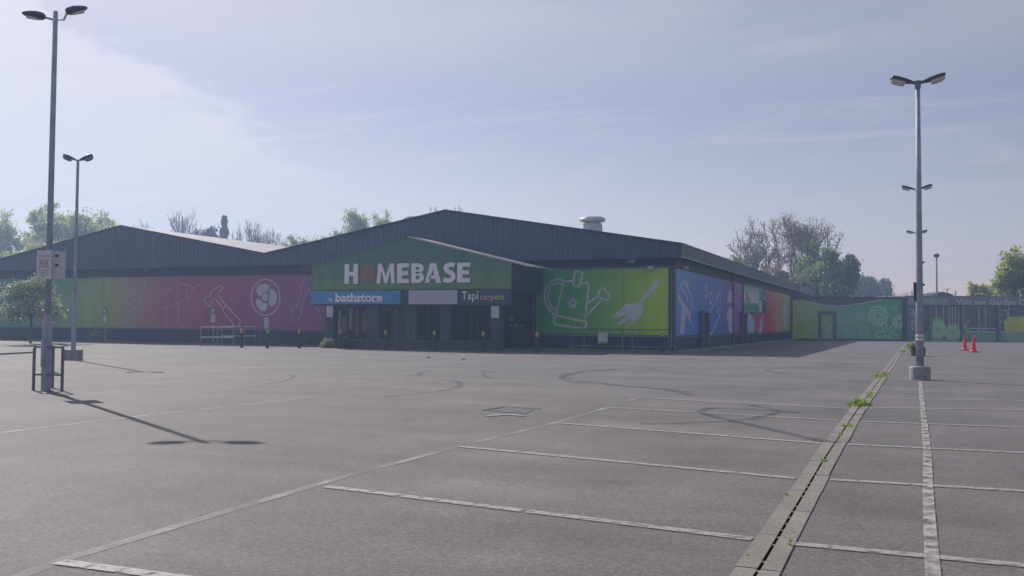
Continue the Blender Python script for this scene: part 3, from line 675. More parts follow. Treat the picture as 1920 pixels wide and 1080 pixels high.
A.fill([(1174, 570), (1190, 569), (1204, 572), (1206, 583), (1202, 593), (1188, 604), (1176, 617.5), (1171, 616), (1186, 600), (1183.5, 598), (1160, 611), (1156, 608), (1178, 591), (1176, 588.5), (1149, 599), (1148, 596), (1162, 580)])
A.flush('fork_drawing', M['stroke'], mu)
for k in range(26): x, y = 1145+random.random()*60, 520+random.random()*90; A.fill(ell(x, y, .6, .7, 6))
A.mb.build('splash_drawing', M['stroke'], mu)
# side mural
o2 = Vector((XS, 70, .85)); mu = empty('mural', o2, 'blue to purple to red mural along the side wall with hand tools', 'mural')
mC = ramp_mat('mural_print_side', (0, 1, 0), [(onX(px, 570, XS+.1).y-70, c) for px, c in [(1266, (.10, .26, .64)), (1300, (.045, .17, .55)), (1340, (.03, .12, .48)), (1365, (.07, .10, .42)), (1376, (.20, .09, .42)), (1402, (.32, .08, .38)), (1418, (.42, .05, .20)), (1444, (.48, .03, .11)), (1456, (.46, .22, .06)), (1470, (.42, .36, .05)), (1480, (.30, .40, .05))]], speck=.1)
ye = onX(1481, 600, XS+.1).y
MB().box(XS+.004, XS+.10, YW-.04, ye, .86, 4.5).build('panel', mC, mu)
fX = lambda x, y: onX(x, y, XS+.10)
A = Art(fX, (1, 0, 0), .004)
A.fill([(1270.5, 548), (1293.7, 585), (1297.4, 609), (1270.5, 560)]); A.fill([(1278, 572), (1285, 584), (1283.5, 626), (1274.5, 626)])
A.line([(1273, 545), (1280.7, 525.6), (1295.6, 553), (1296.8, 588)], .18); A.line([(1284, 524), (1291, 541)], .25); A.line([(1278, 540), (1290, 562)], .2)
A.line(ell(1323.7, 546.9, 2.3, 9, 20), .16, True); A.line(ell(1332.6, 559, 2.8, 9.5, 20), .16, True)
A.line([(1321.5, 598), (1341, 568), (1342.8, 557), (1351, 548), (1350, 588.5), (1334.4, 626), (1326, 625)], .17, True); A.line([(1346, 555), (1344, 588), (1349, 578)], .15)
A.fill([(1362.5, 566), (1364, 558), (1366.5, 545), (1373, 546), (1374, 564), (1372, 568)]); A.fill([(1362, 590), (1367, 576), (1374.5, 577), (1375, 624), (1367, 625)])
A.fill([(1403, 583), (1414.5, 600), (1413, 624), (1399, 624.5)]); A.fill([(1430.7, 583.5), (1428, 623.5), (1422, 624), (1426, 600)])
A.line(ell(1458.5, 592, 3.4, 28, 24), .35, True); A.fill(ell(1471, 590, 3.5, 24, 18))
A.mb.build('line_drawing', mat('mural_line_side', (.42, .46, .62), .5, noise=(4, .2, 4)), mu)
# signs on the side wall
sx0, sx1 = onX(1394, 560, XS+.16).y, onX(1428.5, 560, XS+.16).y
ss = empty('wall_sign', (XS+.2, (sx0+sx1)/2, 3.2), 'pale green store name sign with a blue square mounted on the side wall', 'sign')
sx2 = onX(1436.5, 560, XS+.16).y
MB().box(XS+.104, XS+.16, sx0, sx1, 2.5, 4.45).build('board', mat('faded_sign_green', (.22, .44, .33), .5), ss)
MB().box(XS+.161, XS+.168, sx0+.1, sx1-1.6, 2.55, 3.1).build('lower_band', mat('sign_green_band', (.03, .25, .15), .5), ss)
MB().box(XS+.161, XS+.168, sx1-1.5, sx1-.03, 2.55, 3.5).build('pale_square', M['greywhite'], ss); MB().box(XS+.161, XS+.168, sx1-1.5, sx1-.03, 3.52, 4.4).build('blue_square', mat('sky_blue_print', (.10, .25, .5), .5), ss)
MB().box(XS+.104, XS+.19, sx0-.12, sx0-.002, 2.38, 4.57).box(XS+.104, XS+.19, sx0, sx1, 4.452, 4.57).box(XS+.104, XS+.19, sx0, sx1, 2.38, 2.498).build('frame', M['trim'], ss)
mb = MB(); L = sx1-sx0-1.7
put_text(mb, 'H', (XS+.17, sx0+.3, 3.25), (0, 1, 0), (0, 0, 1), (1, 0, 0), L*.11, .72, .02, .01); put_text(mb, 'MEBASE', (XS+.17, sx0+.3+L*.25, 3.25), (0, 1, 0), (0, 0, 1), (1, 0, 0), L*.68, .72, .02, .01)
mb.build('lettering', M['letter'], ss)
MB().prism([(XS+.172, sx0+.3+L*.18+L*.055*math.cos(t), 3.61+.37*math.sin(t)) for t in np.linspace(0, 2*math.pi, 20, endpoint=False)], (.006, 0, 0)).build('red_dot', mat('logo_red', (.45, .12, .10), .5), ss)
s2 = empty('wall_sign', (XS+.2, (sx1+sx2)/2, 3.3), 'narrow dark navy sign at the far end of the green sign on the side wall', 'sign')
MB().box(XS+.104, XS+.16, sx1+.02, sx2, 2.5, 4.38).build('board', M['tapi'], s2)
mb = MB(); put_text(mb, 'Tapi', (XS+.164, sx1+.3, 3.5), (0, 1, 0), (0, 0, 1), (1, 0, 0), sx2-sx1-.7, .5, .0, .008); mb.build('lettering', M['letter'], s2)

# ------------------------------------------------------------------ portico signs
gs = empty('gable_sign', (PXC, PY, 3.3), 'green gabled fascia sign with big white HOMEBASE letters over the entrance', 'sign')
zl = 4.72
mG = ramp_mat('gable_print', (0, 0, 1), [(0, (.10, .21, .06)), (.8, (.065, .18, .07)), (1.6, (.03, .15, .09)), (2.9, (.02, .13, .09))])
MB().prism([(PXL, PY+.05, 3.29), (PXR+.05, PY+.05, 3.29), (PXR+.05, PY+.05, 4.66), (PXC, PY+.05, 6.13), (PXL, PY+.05, zl)], (0, -.05, 0)).build('board', mG, gs)
mb = MB()
for px in (673.5, 854): x = onY(px, 500, PY).x; mb.box(x-.015, x+.015, PY-.003, PY-.0005, 3.3, 4.72+(x-PXL)/(PXC-PXL)*1.35 if x < PXC else 4.66+(PXR-x)/(PXR-PXC)*1.42)
mb.build('panel_joint', M['tapi'], gs)
MB().box(PXL, PXL+.03, PY-.02, PY-.001, 3.29, 4.7).box(PXR+.02, PXR+.05, PY-.02, PY-.001, 3.29, 4.62).build('edge_strip', mat('edge_green', (.08, .17, .07), .5), gs)
# block letters of the store name, drawn stroke by stroke
def glyph(ch):
    t = .27
    if ch == 'H': return [[(0, 0), (t, 0), (t, 1), (0, 1)], [(.8-t, 0), (.8, 0), (.8, 1), (.8-t, 1)], [(t, .39), (.8-t, .39), (.8-t, .61), (t, .61)]], .8
    if ch == 'M': return [[(0, 0), (.22, 0), (.29, 1), (.07, 1)], [(1.12-.22, 0), (1.12, 0), (1.05, 1), (.83, 1)], [(.29, 1), (.27, .72), (.47, .02), (.56, .02), (.56, .36)], [(.83, 1), (.56, .36), (.56, .02), (.65, .02), (.85, .72)]], 1.12
    if ch == 'E': return [[(0, 0), (t, 0), (t, 1), (0, 1)], [(t, 0), (.66, 0), (.66, .21), (t, .21)], [(t, .79), (.66, .79), (.66, 1), (t, 1)], [(t, .4), (.61, .4), (.61, .61), (t, .61)]], .66
    if ch == 'A': return [[(0, 0), (.26, 0), (.50, .80), (.60, 1), (.32, 1)], [(.66, 0), (.94, 0), (.62, 1), (.60, 1), (.455, .76)], [(.25, .2), (.64, .2), (.58, .38), (.31, .38)]], .94
    if ch == 'B':
        def lobe(cy, r, rx): return [(rx*math.sin(a)+.36, cy+r*math.cos(a)) for a in np.linspace(0, math.pi, 12)]
        P = [[(0, 0), (t, 0), (t, 1), (0, 1)]]
        for cy, ro, ri, xo, xi in ((.74, .26, .08, .35, .10), (.28, .28, .095, .38, .12)):
            o_ = lobe(cy, ro, xo); i_ = lobe(cy, ri, xi); P.append([(t, cy+ro), *o_, (t, cy-ro), (t, cy-ri), *i_[::-1], (t, cy+ri)])
        return P, .74
    if ch == 'S':
        c = [(.62, .86), (.50, .90), (.36, .90), (.20, .84), (.15, .72), (.22, .60), (.38, .52), (.52, .42), (.56, .28), (.48, .15), (.32, .10), (.18, .11), (.04, .17)]
        s_ = spline([(a, b, 0) for a, b in c], 5); P = []
        L_, R_ = [], []
        for i, p in enumerate(s_):
            d = (s_[min(i+1, len(s_)-1)]-s_[max(i-1, 0)]).normalized(); hw = .115; L_.append((p.x-d.y*hw, p.y+d.x*hw)); R_.append((p.x+d.y*hw, p.y-d.x*hw))
        return [[L_[i], L_[i+1], R_[i+1], R_[i]] for i in range(len(s_)-1)], .68
mb = MB(); mo = Vector((0, 0, 0))
LX = lambda px: onY(px, 511, PY).x
zb_, zt_ = 3.62, 4.55
spans = dict(H=(647, 672), M=(707.5, 741), E=(745.5, 767.5), B=(772, 796), A=(797, 828), S=(831, 855), E2=(858, 882))
for k, (a, b) in spans.items():
    P, wd = glyph(k[0]); x0, x1 = LX(a), LX(b); z0 = onY((a+b)/2, 531.5-.012*(a-700), PY).z; z1 = onY((a+b)/2, 494.5-.012*(a-700), PY).z
    for poly in P: mb.prism([(x0+(x1-x0)*u/wd, PY-.006, z0+(z1-z0)*v) for u, v in poly], (0, -.05, 0))
mb.build('lettering', M['letter'], gs)
xc = LX(690.5); zc = onY(690.5, 514, PY).z; rx, rz = (LX(705)-LX(677))/2, .50
mb = MB().prism([(xc+rx*math.cos(t), PY-.006, zc+rz*math.sin(t)) for t in np.linspace(0, 2*math.pi, 30, endpoint=False)], (0, -.05, 0))
mb.build('coloured_disc', ramp_mat('disc_print', (.5, 0, -1), [(-1.9-1.3, (.20, .12, .08)), (-1.1, (.24, .085, .07)), (-.2, (.22, .16, .06))], speck=.0), gs)

SY = PY+.088
def band_sign(px0, px1, z0, z1, m_, label, fn=None):
    x0, x1 = onY(px0, 559, SY).x, onY(px1, 559, SY).x
    s_ = empty('fascia_sign', ((x0+x1)/2, SY, z0), label, 'sign')
    MB().box(x0, x1, SY-.09, SY-.003, z0, z1).build('board', m_, s_)
    if fn: fn(s_, x0, x1)
    return s_
def bath(s_, x0, x1):
    mb = MB(); a, b = onY(631, 560, SY).x, onY(719, 560, SY).x; put_text(mb, 'bathstore', (a, SY-.10, 2.60), (1, 0, 0), (0, 0, 1), (0, -1, 0), b-a, .50, .03, .02)
    # slab feet that make the letters read as a slab serif
    for u, v in ((.0, .07), (.345, .42), (.40, .50), (.80, .89)): mb.box(a+(b-a)*u-.02, a+(b-a)*v, SY-.112, SY-.094, 2.59, 2.645)
    mb.box(a-.05, a+.05, SY-.112, SY-.094, 3.03, 3.08)
    mb.build('lettering', M['letter'], s_)
    c = onY(621, 560, SY).x; MB().prism([(c+.17*math.cos(t), SY-.093, 2.81+.19*math.sin(t)) for t in np.linspace(math.pi, 2*math.pi, 14)], (0, -.02, 0)).build('bowl_mark', mat('bowl_pale', (.5, .42, .45), .5), s_)
band_sign(585, 752, 2.48, 3.24, M['blue'], 'blue fascia sign reading bathstore left above the entrance', bath)
def blank(s_, x0, x1):
    mb = MB(); put_text(mb, 'www.                    .co.uk', (x0+.2, SY-.095, 2.83), (1, 0, 0), (0, 0, 1), (0, -1, 0), x1-x0-.4, .11, .0, .006); mb.box(x0+.55, x1-.75, SY-.097, SY-.0905, 2.84, 2.92); mb.build('ghost_lettering', M['faintink'], s_)
band_sign(767.5, 858.5, 2.47, 3.24, mat('blank_board', (.40, .41, .50), .5, noise=(1.2, .1, 4)), 'blank pale grey fascia panel between the two shop name signs', blank)
def tapi(s_, x0, x1):
    mb = MB(); a, b = onY(867, 560, SY).x, onY(898, 560, SY).x; put_text(mb, 'Tapi', (a, SY-.10, 2.58), (1, 0, 0), (0, 0, 1), (0, -1, 0), b-a, .57, .002, .02); mb.build('lettering', M['letter'], s_)
    mb = MB(); a, b = onY(902, 560, SY).x, onY(946.5, 560, SY).x; put_text(mb, 'carpets', (a, SY-.10, 2.62), (1, 0, 0), (0, 0, 1), (0, -1, 0), b-a, .34, .0, .02); mb.build('second_lettering', M['gold'], s_)
    c = onY(897, 550, SY); MB().box(c.x-.05, c.x+.08, SY-.112, SY-.094, 3.08, 3.18).build('green_mark', M['lime'], s_)
band_sign(859.5, 960, 2.44, 3.25, M['tapi'], 'navy fascia sign reading Tapi carpets right above the entrance', tapi)
for a, b, lab in ((612.5, 624.5, 'white notice on the leftmost entrance column'), (921.5, 936, 'white notice on the rightmost entrance column')):
    x0, x1 = onY(a, 585, PY+.1).x, onY(b, 585, PY+.1).x; s_ = empty('notice', ((x0+x1)/2, PY+.1, 1.8), lab, 'notice')
    MB().box(x0, x1, PY+.07, PY+.097, 1.74, 2.37).build('board', M['greywhite'], s_)
    mb = MB()
    for k in range(6): mb.box(x0+.06, x1-.06-.05*(k % 3), PY+.062, PY+.0695, 2.28-.09*k, 2.30-.09*k)
    mb.build('print_lines', M['faintink'], s_)

# ------------------------------------------------------------------ garden centre front: gate and canopy wall
GP = Vector((XS+.2, 98.2, 0)); GU = Vector((math.cos(YAW), math.sin(YAW), 0)); GN = Vector((math.sin(YAW), -math.cos(YAW), 0))
gp = lambda x, y, off=0.: onP(x, y, GP+GN*off, GN)
def gbox(mb, xa, ya, xb, yb, o0, o1):  # box from pixel corner (xa,ya top-left) to (xb,yb) between offsets toward camera
    a, b = gp(xa, (ya+yb)/2), gp(xb, (ya+yb)/2); zt, zb2 = gp((xa+xb)/2, ya).z, max(gp((xa+xb)/2, yb).z, 0.0)
    ta, tb = (a-GP).dot(GU), (b-GP).dot(GU)
    P = [GP+GU*t+GN*o+Vector((0, 0, z)) for z in (zb2, zt) for t, o in ((ta, o1), (tb, o1), (tb, o0), (ta, o0))]
    mb.add(P, [(0, 3, 2, 1), (4, 5, 6, 7), (0, 1, 5, 4), (1, 2, 6, 5), (2, 3, 7, 6), (3, 0, 4, 7)]); return mb
gt = empty('service_gate', gp(1590, 641)*1., 'wide green flower mural gate with a framed door joining the side wall', 'gate')
gt.location.z = 0; WL[gt.name] = tuple(gt.location)
gbox(MB(), 1484, 558, 1697, 646, 0, .05).build('backing', mat('gate_backing', (.06, .06, .085), .6, noise=(.8, .2, 4)), gt)
ua = lambda px: (gp(px, 600)-Vector(gt.location)).dot(GU)
mD = ramp_mat('gate_print', tuple(GU), [(ua(1484), (.26, .40, .06)), (ua(1533), (.24, .38, .06)), (ua(1560), (.12, .36, .13)), (ua(1600), (.07, .35, .16)), (ua(1650), (.03, .36, .12)), (ua(1697), (.02, .34, .12))], speck=.12)
top = [(1486, 562), (1500, 562.5), (1520, 567), (1545, 572), (1570, 574.5), (1590, 573), (1615, 569), (1640, 564), (1655, 561), (1695, 561)]
P = [gp(x, y)+GN*.054 for x, y in top]+[gp(1695, 636)+GN*.054, gp(1486, 635)+GN*.054]
MB().prism(P, GN*.01).build('mural_sheet', mD, gt)
MB().tube([gp(x, y)+GN*.08 for x, y in top[1:9]], .045, 6).build('sheet_hem', M['stroke'], gt)
mb = MB(); gbox(mb, 1484, 636, 1700, 641.5, .05, .12); gbox(mb, 1691.5, 558, 1700, 642, .052, .2); gbox(mb, 1484, 556.5, 1697, 560, .05, .12)
mb.build('frame', M['plinth'], gt)
d = gbox(MB(), 1539, 590, 1562, 637, .07, .10).build('gate_door', ramp_mat('door_print', tuple(GU), [(ua(1534), (.22, .34, .12)), (ua(1568), (.12, .32, .15))], speck=.2), gt)
mb = MB(); gbox(mb, 1534, 583.5, 1538.9, 641, .07, .16); gbox(mb, 1562.1, 583.5, 1567, 641, .07, .16); gbox(mb, 1539, 583.5, 1562, 589.8, .07, .16); mb.build('door_frame', mat('gate_frame_blue', (.04, .055, .10), .5, noise=(3, .2, 3)), d)
fG = lambda x, y: gp(x, y)
A = Art(fG, GN, .068); A.rose(1646, 592, 18, .075, 4, 1); A.rose(1686, 603, 12, .07, 4, 2)
A.flower(1664, 625, 22, 5, .075, .5); A.mb.build('flower_drawing', M['stroke_green'], gt)
A = Art(fG, GN, .068); A.rose(1510, 590, 17, .08, 4, 5); A.flower(1526, 622, 14, 6, .07, .2); A.flower(1608, 594, 15, 9, .06, .3); A.rose(1608, 594, 5, .05, 2, 6); A.flower(1580, 596, 14, 4, .06, 1); A.rose(1620, 622, 10, .06, 3, 9); A.flower(1676, 577, 6, 8, .06, 0)
for k in range(9): A.line([(1572, 600+4*k), (1588+random.random()*14, 600+4*k)], .045)
A.mb.build('faded_drawing', M['stroke_teal'], gt)
A = Art(fG, GN, .103); A.rose(1550, 612, 9, .06, 3, 12); A.flower(1552, 628, 7, 5, .05, 1); A.mb.build('door_drawing', M['stroke_teal'], d)

gc = empty('garden_centre_front', gp(1830, 641)*1., 'grey garden centre shopfront with glazed bays and green rose prints', 'shopfront'); gc.location.z = 0; WL[gc.name] = tuple(gc.location)
gbox(MB(), 1700, 556, 2200, 643, -.3, -.25).build('back_wall', M['fgdark'], gc)
gbox(MB(), 1701, 557, 2200, 573.5, .1, .2).build('fascia', M['fg'], gc)
mb = MB(); zt = gp(1800, 557).z
P = [GP+GU*t+GN*o+Vector((0, 0, z)) for z in (zt-.12, zt-.02) for t, o in ((11.7, .1), (40, .1), (40, -9), (11.7, -9))]
MB().add(P, [(0, 3, 2, 1), (4, 5, 6, 7), (0, 1, 5, 4), (1, 2, 6, 5), (2, 3, 7, 6), (3, 0, 4, 7)]).build('canopy_roof', M['fg'], gc)
posts = (1701, 1741, 1801, 1869, 1960, 2060)
for px in posts: gbox(MB(), px, 573.6, px+5.5, 642, .05, .2).build('post', M['trim'], gc)
for a, b in zip(posts, posts[1:]):
    wdw = gbox(MB(), a+5.5, 574, b, 641, -.05, .0).build('window', mat('canopy_glass', (.09, .095, .13), .3, noise=(.7, .5, 5)), gc)
    mb = MB(); gbox(mb, a+5.5, 621.5 if a > 1790 else 639, b, 623.5 if a > 1790 else 641, .002, .06)
    ms = {1741: (1754, 1768, 1778.5, 1784.5, 1790.5, 1796.5), 1801: (1834, 1847), 1869: (1890,), 1701: (1718,)}.get(a, ())
    for q in ms: gbox(mb, q, 574, q+1.4, 621, .002, .05)
    if a == 1801: gbox(mb, 1807, 615, 1868, 617, .002, .05)
    mb.build('glazing_bar', M['bar'], wdw)
mb = MB(); zf = gp(1780, 571).z; a, b = gp(1703, 566), gp(1776, 566)
o_ = GN*.215; up = Vector((0, 0, 1)); hgt = gp(1780, 560.5).z-zf
Lw = (b-a).length; s0 = Vector((a.x, a.y, zf))+o_
put_text(mb, 'H', s0, GU, up, GN, Lw*.10, hgt, .02, .01)
put_text(mb, 'MEBASE', s0+GU*Lw*.26, GU, up, GN, Lw*.74, hgt, .02, .01)
mb.build('store_name', mat('faded_letter', (.33, .38, .40), .5), gc)
a, b = gp(1791, 566), gp(1954, 566); mb = MB(); put_text(mb, 'Visit our Garden Centre', Vector((a.x, a.y, zf))+o_, GU, up, GN, (b-a).length, hgt*1.02, .01, .01); mb.build('lettering', mat('pale_letter', (.52, .56, .66), .5), gc)
ug = lambda px: (gp(px, 600)-Vector(gc.location)).dot(GU)
mE = ramp_mat('canopy_print', tuple(GU), [(ug(1700), (.06, .26, .15)), (ug(1770), (.07, .34, .09)), (ug(1830), (.08, .30, .14)), (ug(1868), (.10, .30, .14)), (ug(1900), (.22, .38, .13)), (ug(2060), (.2, .38, .12))], speck=.15)
A = Art(fG, GN, .012)
A.fill([(1746, 641.5), (1746, 600), (1750, 595), (1757, 592), (1765, 596), (1770, 606), (1775, 614), (1779, 608), (1790, 605), (1800, 606), (1801, 641.5)])
A.fill([(1807, 641.5), (1807, 610), (1812, 618), (1818, 623), (1868, 624), (1868, 641.5)])
A.fill([(1707, 641.5), (1707, 626), (1718, 622), (1728, 628), (1741, 620), (1741, 641.5)]); A.fill([(1875, 641.5), (1875, 622), (1960, 622), (1960, 641.5)])
A.mb.build('rose_print', mE, gc)
mR = mat('bright_rose_green', (.16, .50, .09), .5, noise=(1.5, .3, 4))
A = Art(fG, GN, .066); A.fill(ell(1757, 617, 15, 21)); A.flush('rose_print', mR, gc); A.fill(ell(1786, 624, 15, 17)); A.flush('rose_print', mR, gc); A.fill([(1807, 606), (1811, 608), (1817, 619), (1824, 623), (1807, 623)]); A.flush('rose_print', mR, gc)
gbox(MB(), 1702, 558.5, 1777, 572.5, .2, .203).build('store_name_panel', mat('name_panel', (.17, .25, .25), .5, noise=(1, .2, 4)), gc)
A = Art(fG, GN, .026); A.fill([(1884, 621), (1882, 602), (1890, 594), (1960, 592), (1960, 621)]); A.mb.build('yellow_print', mat('yellow_green_print', (.55, .60, .04), .5, noise=(1.2, .3, 4)), gc)
A = Art(fG, GN, .08); A.rose(1757, 618, 15, .08, 5, 21); A.rose(1786, 624, 13, .08, 4, 22); A.rose(1710, 597, 7, .06, 2, 3); A.rose(1713, 612, 6, .06, 2, 4); A.rose(1709, 585, 5, .06, 2, 7); A.mb.build('rose_drawing', M['stroke_green'], gc)
A = Art(fG, GN, .04); A.flower(1840, 630, 12, 6, .06, 0); A.rose(1860, 633, 7, .05, 2, 8); A.rose(1895, 632, 9, .05, 3, 9); A.rose(1915, 629, 9, .05, 3, 10); A.flower(1820, 630, 9, 5, .05, 0); A.mb.build('faded_drawing', M['stroke_teal'], gc)
# small flat pale spots on the glazed bays
A = Art(fG, GN, .03); A.fill(ell(1815, 603, 3.5, 1.2, 10)); A.fill(ell(1878, 590, 2, 1.5, 8)); A.fill(ell(1889, 590, 2, 1.5, 8)); A.fill(ell(1885, 582, 3, 1.5, 8)); A.fill(ell(1876, 603, 3, 3, 8)); A.mb.build('pale_spot', M['greywhite'], gc)
# netting strip and posts above the gate
nf = empty('netting_fence', GP+GN*-2., 'sagging green netting strung on thin posts above the gate top', 'fence')
for x in (1560, 1664, 1710, 1792): p0, p1 = gp(x, 559, -2), gp(x, 545 if x != 1560 else 541, -2); MB().tube([(p0.x, p0.y, 0), p1], .05, 6).build('post', M['trim'], nf)
mb = MB()
for a, b, c, d in (((1500, 553), (1560, 549), (1560, 556), (1500, 557)), ((1560, 549), (1664, 550), (1664, 556), (1560, 556)), ((1664, 548), (1687, 550.5), (1687, 552.5), (1664, 554)), ((1687, 550.5), (1710, 547), (1710, 555), (1687, 552.5)), ((1710, 550), (1792, 550), (1792, 556), (1710, 556))):
    mb.quad(*[gp(*q, -2) for q in (a, b, c, d)])
mb.build('net', M['net'], nf)
# back buildings beyond
p = atD(1690, 125); k = 125/FPX; zt = 1.5+(hor(1690)-551.5)*k
wb = empty('shed', p, 'low white roofed shed showing beyond the netting', 'building')
MB().obox((p.x, p.y, zt/2-.3), GU*2.1, GN*2, (0, 0, zt/2-.3)).build('wall', M['grey_wall'], wb); MB().obox((p.x, p.y, zt-.45), GU*2.3, GN*2.2, (0, 0, .18)).build('roof', mat('white_roof', (.8, .8, .8), .5), wb)
p = atD(1755, 125); zt = 1.5+(hor(1755)-552)*k
sh = empty('shed', p, 'dark humped canopy roof just right of the tall pole, beyond the shopfront', 'building')
MB().obox((p.x, p.y, zt/2-.2), GU*1.5, GN*2, (0, 0, zt/2-.2)).build('wall', M['grey_wall'], sh)
MB().prism([p+GU*a+Vector((0, 0, zt+b))+GN*2.1 for a, b in ((-1.9, -.45), (-.8, .1), (0, .28), (.8, .1), (1.9, -.45))], GN*-4.2).build('roof', M['navy_wall'], sh)

# ------------------------------------------------------------------ street furniture
# twin head lamps (right hand row)
def head(sgn, L=.68, w=.2, rise=.30, tilt=.0):
    a = Vector((sgn*.06, 0, 0)); u = Vector((sgn*math.cos(rise), 0, math.sin(rise))); v = Vector((0, 1, 0)); n = Vector((-sgn*math.sin(rise), 0, math.cos(rise)))
    mb = MB(); P = []
    for t, hw, th in ((.0, .05, .04), (.15, .09, .06), (.35, w*.8, .085), (.7, w, .10), (.95, w*.9, .075), (1.0, w*.6, .04)):
        c = a+u*t*L; P.append([c+v*hw-n*th*.5, c+v*hw+n*th*.3, c+v*hw*.6+n*th*.6, c-v*hw*.6+n*th*.6, c-v*hw+n*th*.3, c-v*hw-n*th*.5])
    V = [q for r_ in P for q in r_]; F = []
    for i in range(len(P)-1):
        for k_ in range(6): F.append((i*6+k_, i*6+(k_+1) % 6, (i+1)*6+(k_+1) % 6, (i+1)*6+k_))
    F += [tuple(range(6))[::-1], tuple(range((len(P)-1)*6, len(P)*6))]; mb.add(V, F)
    c = a+u*.66*L-n*.085; ml = MB().obox(c, u*.27*L, v*w*.72, n*.035); c2 = a+u*.66*L-n*.135; ml.obox(c2, u*.19*L, v*w*.55, n*.016)
    return mb, ml
LAMPZ = 8.3
def lamp_right():
    r = empty('street_lamp', (0, 0, 0), 'nearest tall twin headed lamp on a round concrete base at right', 'street lamp', 'twin headed lamps in a row down the right')
    MB().tube([(0, 0, .38), (0, 0, 2.3), (0, 0, 5), (0, 0, LAMPZ)], [.105, .095, .078, .058], 14).build('pole', M['pole_r'], r, smooth=True)
    MB().lathe(0, 0, [(.285, 0), (.275, .33), (.26, .37), (.1, .38)], 24).build('base', M['block'], r)
    MB().lathe(0, 0, [(.075, LAMPZ-.12), (.085, LAMPZ-.02), (.08, LAMPZ+.1)], 12).box(-.14, .14, -.06, .06, LAMPZ+.02, LAMPZ+.09).build('bracket', M['steel'], r)
    for s_ in (-1, 1):
        mb, ml = head(s_)
        for q in (mb, ml): q.v = [(x, y, z+LAMPZ+.04) for x, y, z in q.v]
        h_ = mb.build('lamp_head', M['darkmetal'], r); ml.build('lens', M['lens'], h_)
    return r
lr = lamp_right()
for i, (Y, lab) in enumerate(((51.8, 'second lamp of the right row, seen behind the nearest pole at mid height'), (76.3, 'farthest small twin headed lamp low behind the nearest right pole'))):
    copy_tree(lr, None, (.10+.02*i, Y, 0), R(-3), lab)
lr.location = (.10, 29.0, 0); lr.rotation_euler = (0, 0, YAW*.3)
MB().lathe(0, 0, [(.104, 1.10), (.104, 1.16)], 14).lathe(0, 0, [(.103, 1.20), (.103, 1.26)], 14).build('white_band', M['white'], lr)
MB().box(-.15, -.09, -.04, .04, 2.2, 2.72).build('junction_box', M['darkmetal'], lr)
MB().box(.09, .14, -.03, .03, 2.62, 2.68).box(.085, .13, -.03, .03, 3.25, 3.30).build('strap', M['darkmetal'], lr)
# the second lamp of the row stands in a dark drum instead of pale concrete
for o in C.objects:
    if o.parent and o.parent.type == 'EMPTY' and abs(o.parent.location.y-51.8) < .1 and o.parent.get('category') == 'street lamp' and o.name.startswith('base'):
        drum = MB().lathe(0, 0, [(.33, 0), (.35, .42), (.31, .45), (.10, .45)], 20).build('drum', M['pot']); o.data = drum.data; bpy.data.objects.remove(drum); o['label'] = 'dark drum base'; break

# left lamp with wide compartment, sign boards
lp = gnd(86, 732); LX0, LY0 = lp.x, lp.y
ll = empty('street_lamp', (LX0, LY0, 0), 'tall near lamp at left with a parking notice and guard frame round its foot', 'street lamp')
lean = .018
MB().tube([(LX0, LY0, 0), (LX0, LY0, 1.42), (LX0, LY0, 1.62)], [.098, .096, .06], 14).build('lower_pole', M['pole'], ll)
MB().tube([(LX0, LY0, 1.6), (LX0+.00, LY0, 5), (LX0+.00, LY0, 8.05)], [.062, .058, .05], 12).build('upper_pole', M['pole'], ll, smooth=True)
MB().box(LX0-.045, LX0+.045, LY0-.112, LY0-.10, .5, 1.1).build('access_door', M['pole'], ll)
U = Vector((math.cos(YAW), math.sin(YAW), 0)); N = Vector((math.sin(YAW), -math.cos(YAW), 0))
for s_ in (-1, 1):
    base = Vector((LX0, LY0, 7.86)); ax = (U*.93+N*-.36*1).normalized()*s_; e = base+ax*.24+Vector((0, 0, .05 if s_ < 0 else .22))
    h_mb = MB(); h_mb.tube([base, base+ax*.16+Vector((0, 0, .03)), e], .025, 8)
    arm = h_mb.build('arm', M['pole'], ll)
    up_ = Vector((0, 0, 1)); u = (ax+up_*(.06 if s_ < 0 else .34)).normalized(); v = up_.cross(u).normalized(); n = u.cross(v)
    n = n if n.z > 0 else -n; mb = MB(); P = []
    for t, hw, th in ((-.05, .05, .05), (.0, .10, .09), (.12, .14, .10), (.25, .13, .075), (.36, .09, .04), (.40, .04, .015)):
        c = e+u*t*1.0; P += [c+v*hw-n*th*.1, c+v*hw*.7+n*th*.7, c-v*hw*.7+n*th*.7, c-v*hw-n*th*.1, c-v*hw*.6-n*th*.7, c+v*hw*.6-n*th*.7]
    F = [(i*6+k_, i*6+(k_+1) % 6, (i+1)*6+(k_+1) % 6, (i+1)*6+k_) for i in range(5) for k_ in range(6)]+[tuple(range(6))[::-1], tuple(range(30, 36))]
    mb.add(P, F); h_ = mb.build('lamp_head', M['darkmetal'], ll)
    MB().obox(e+u*.20-n*.066, u*.11, v*.075, n*.012).build('lens', M['lens'], h_)
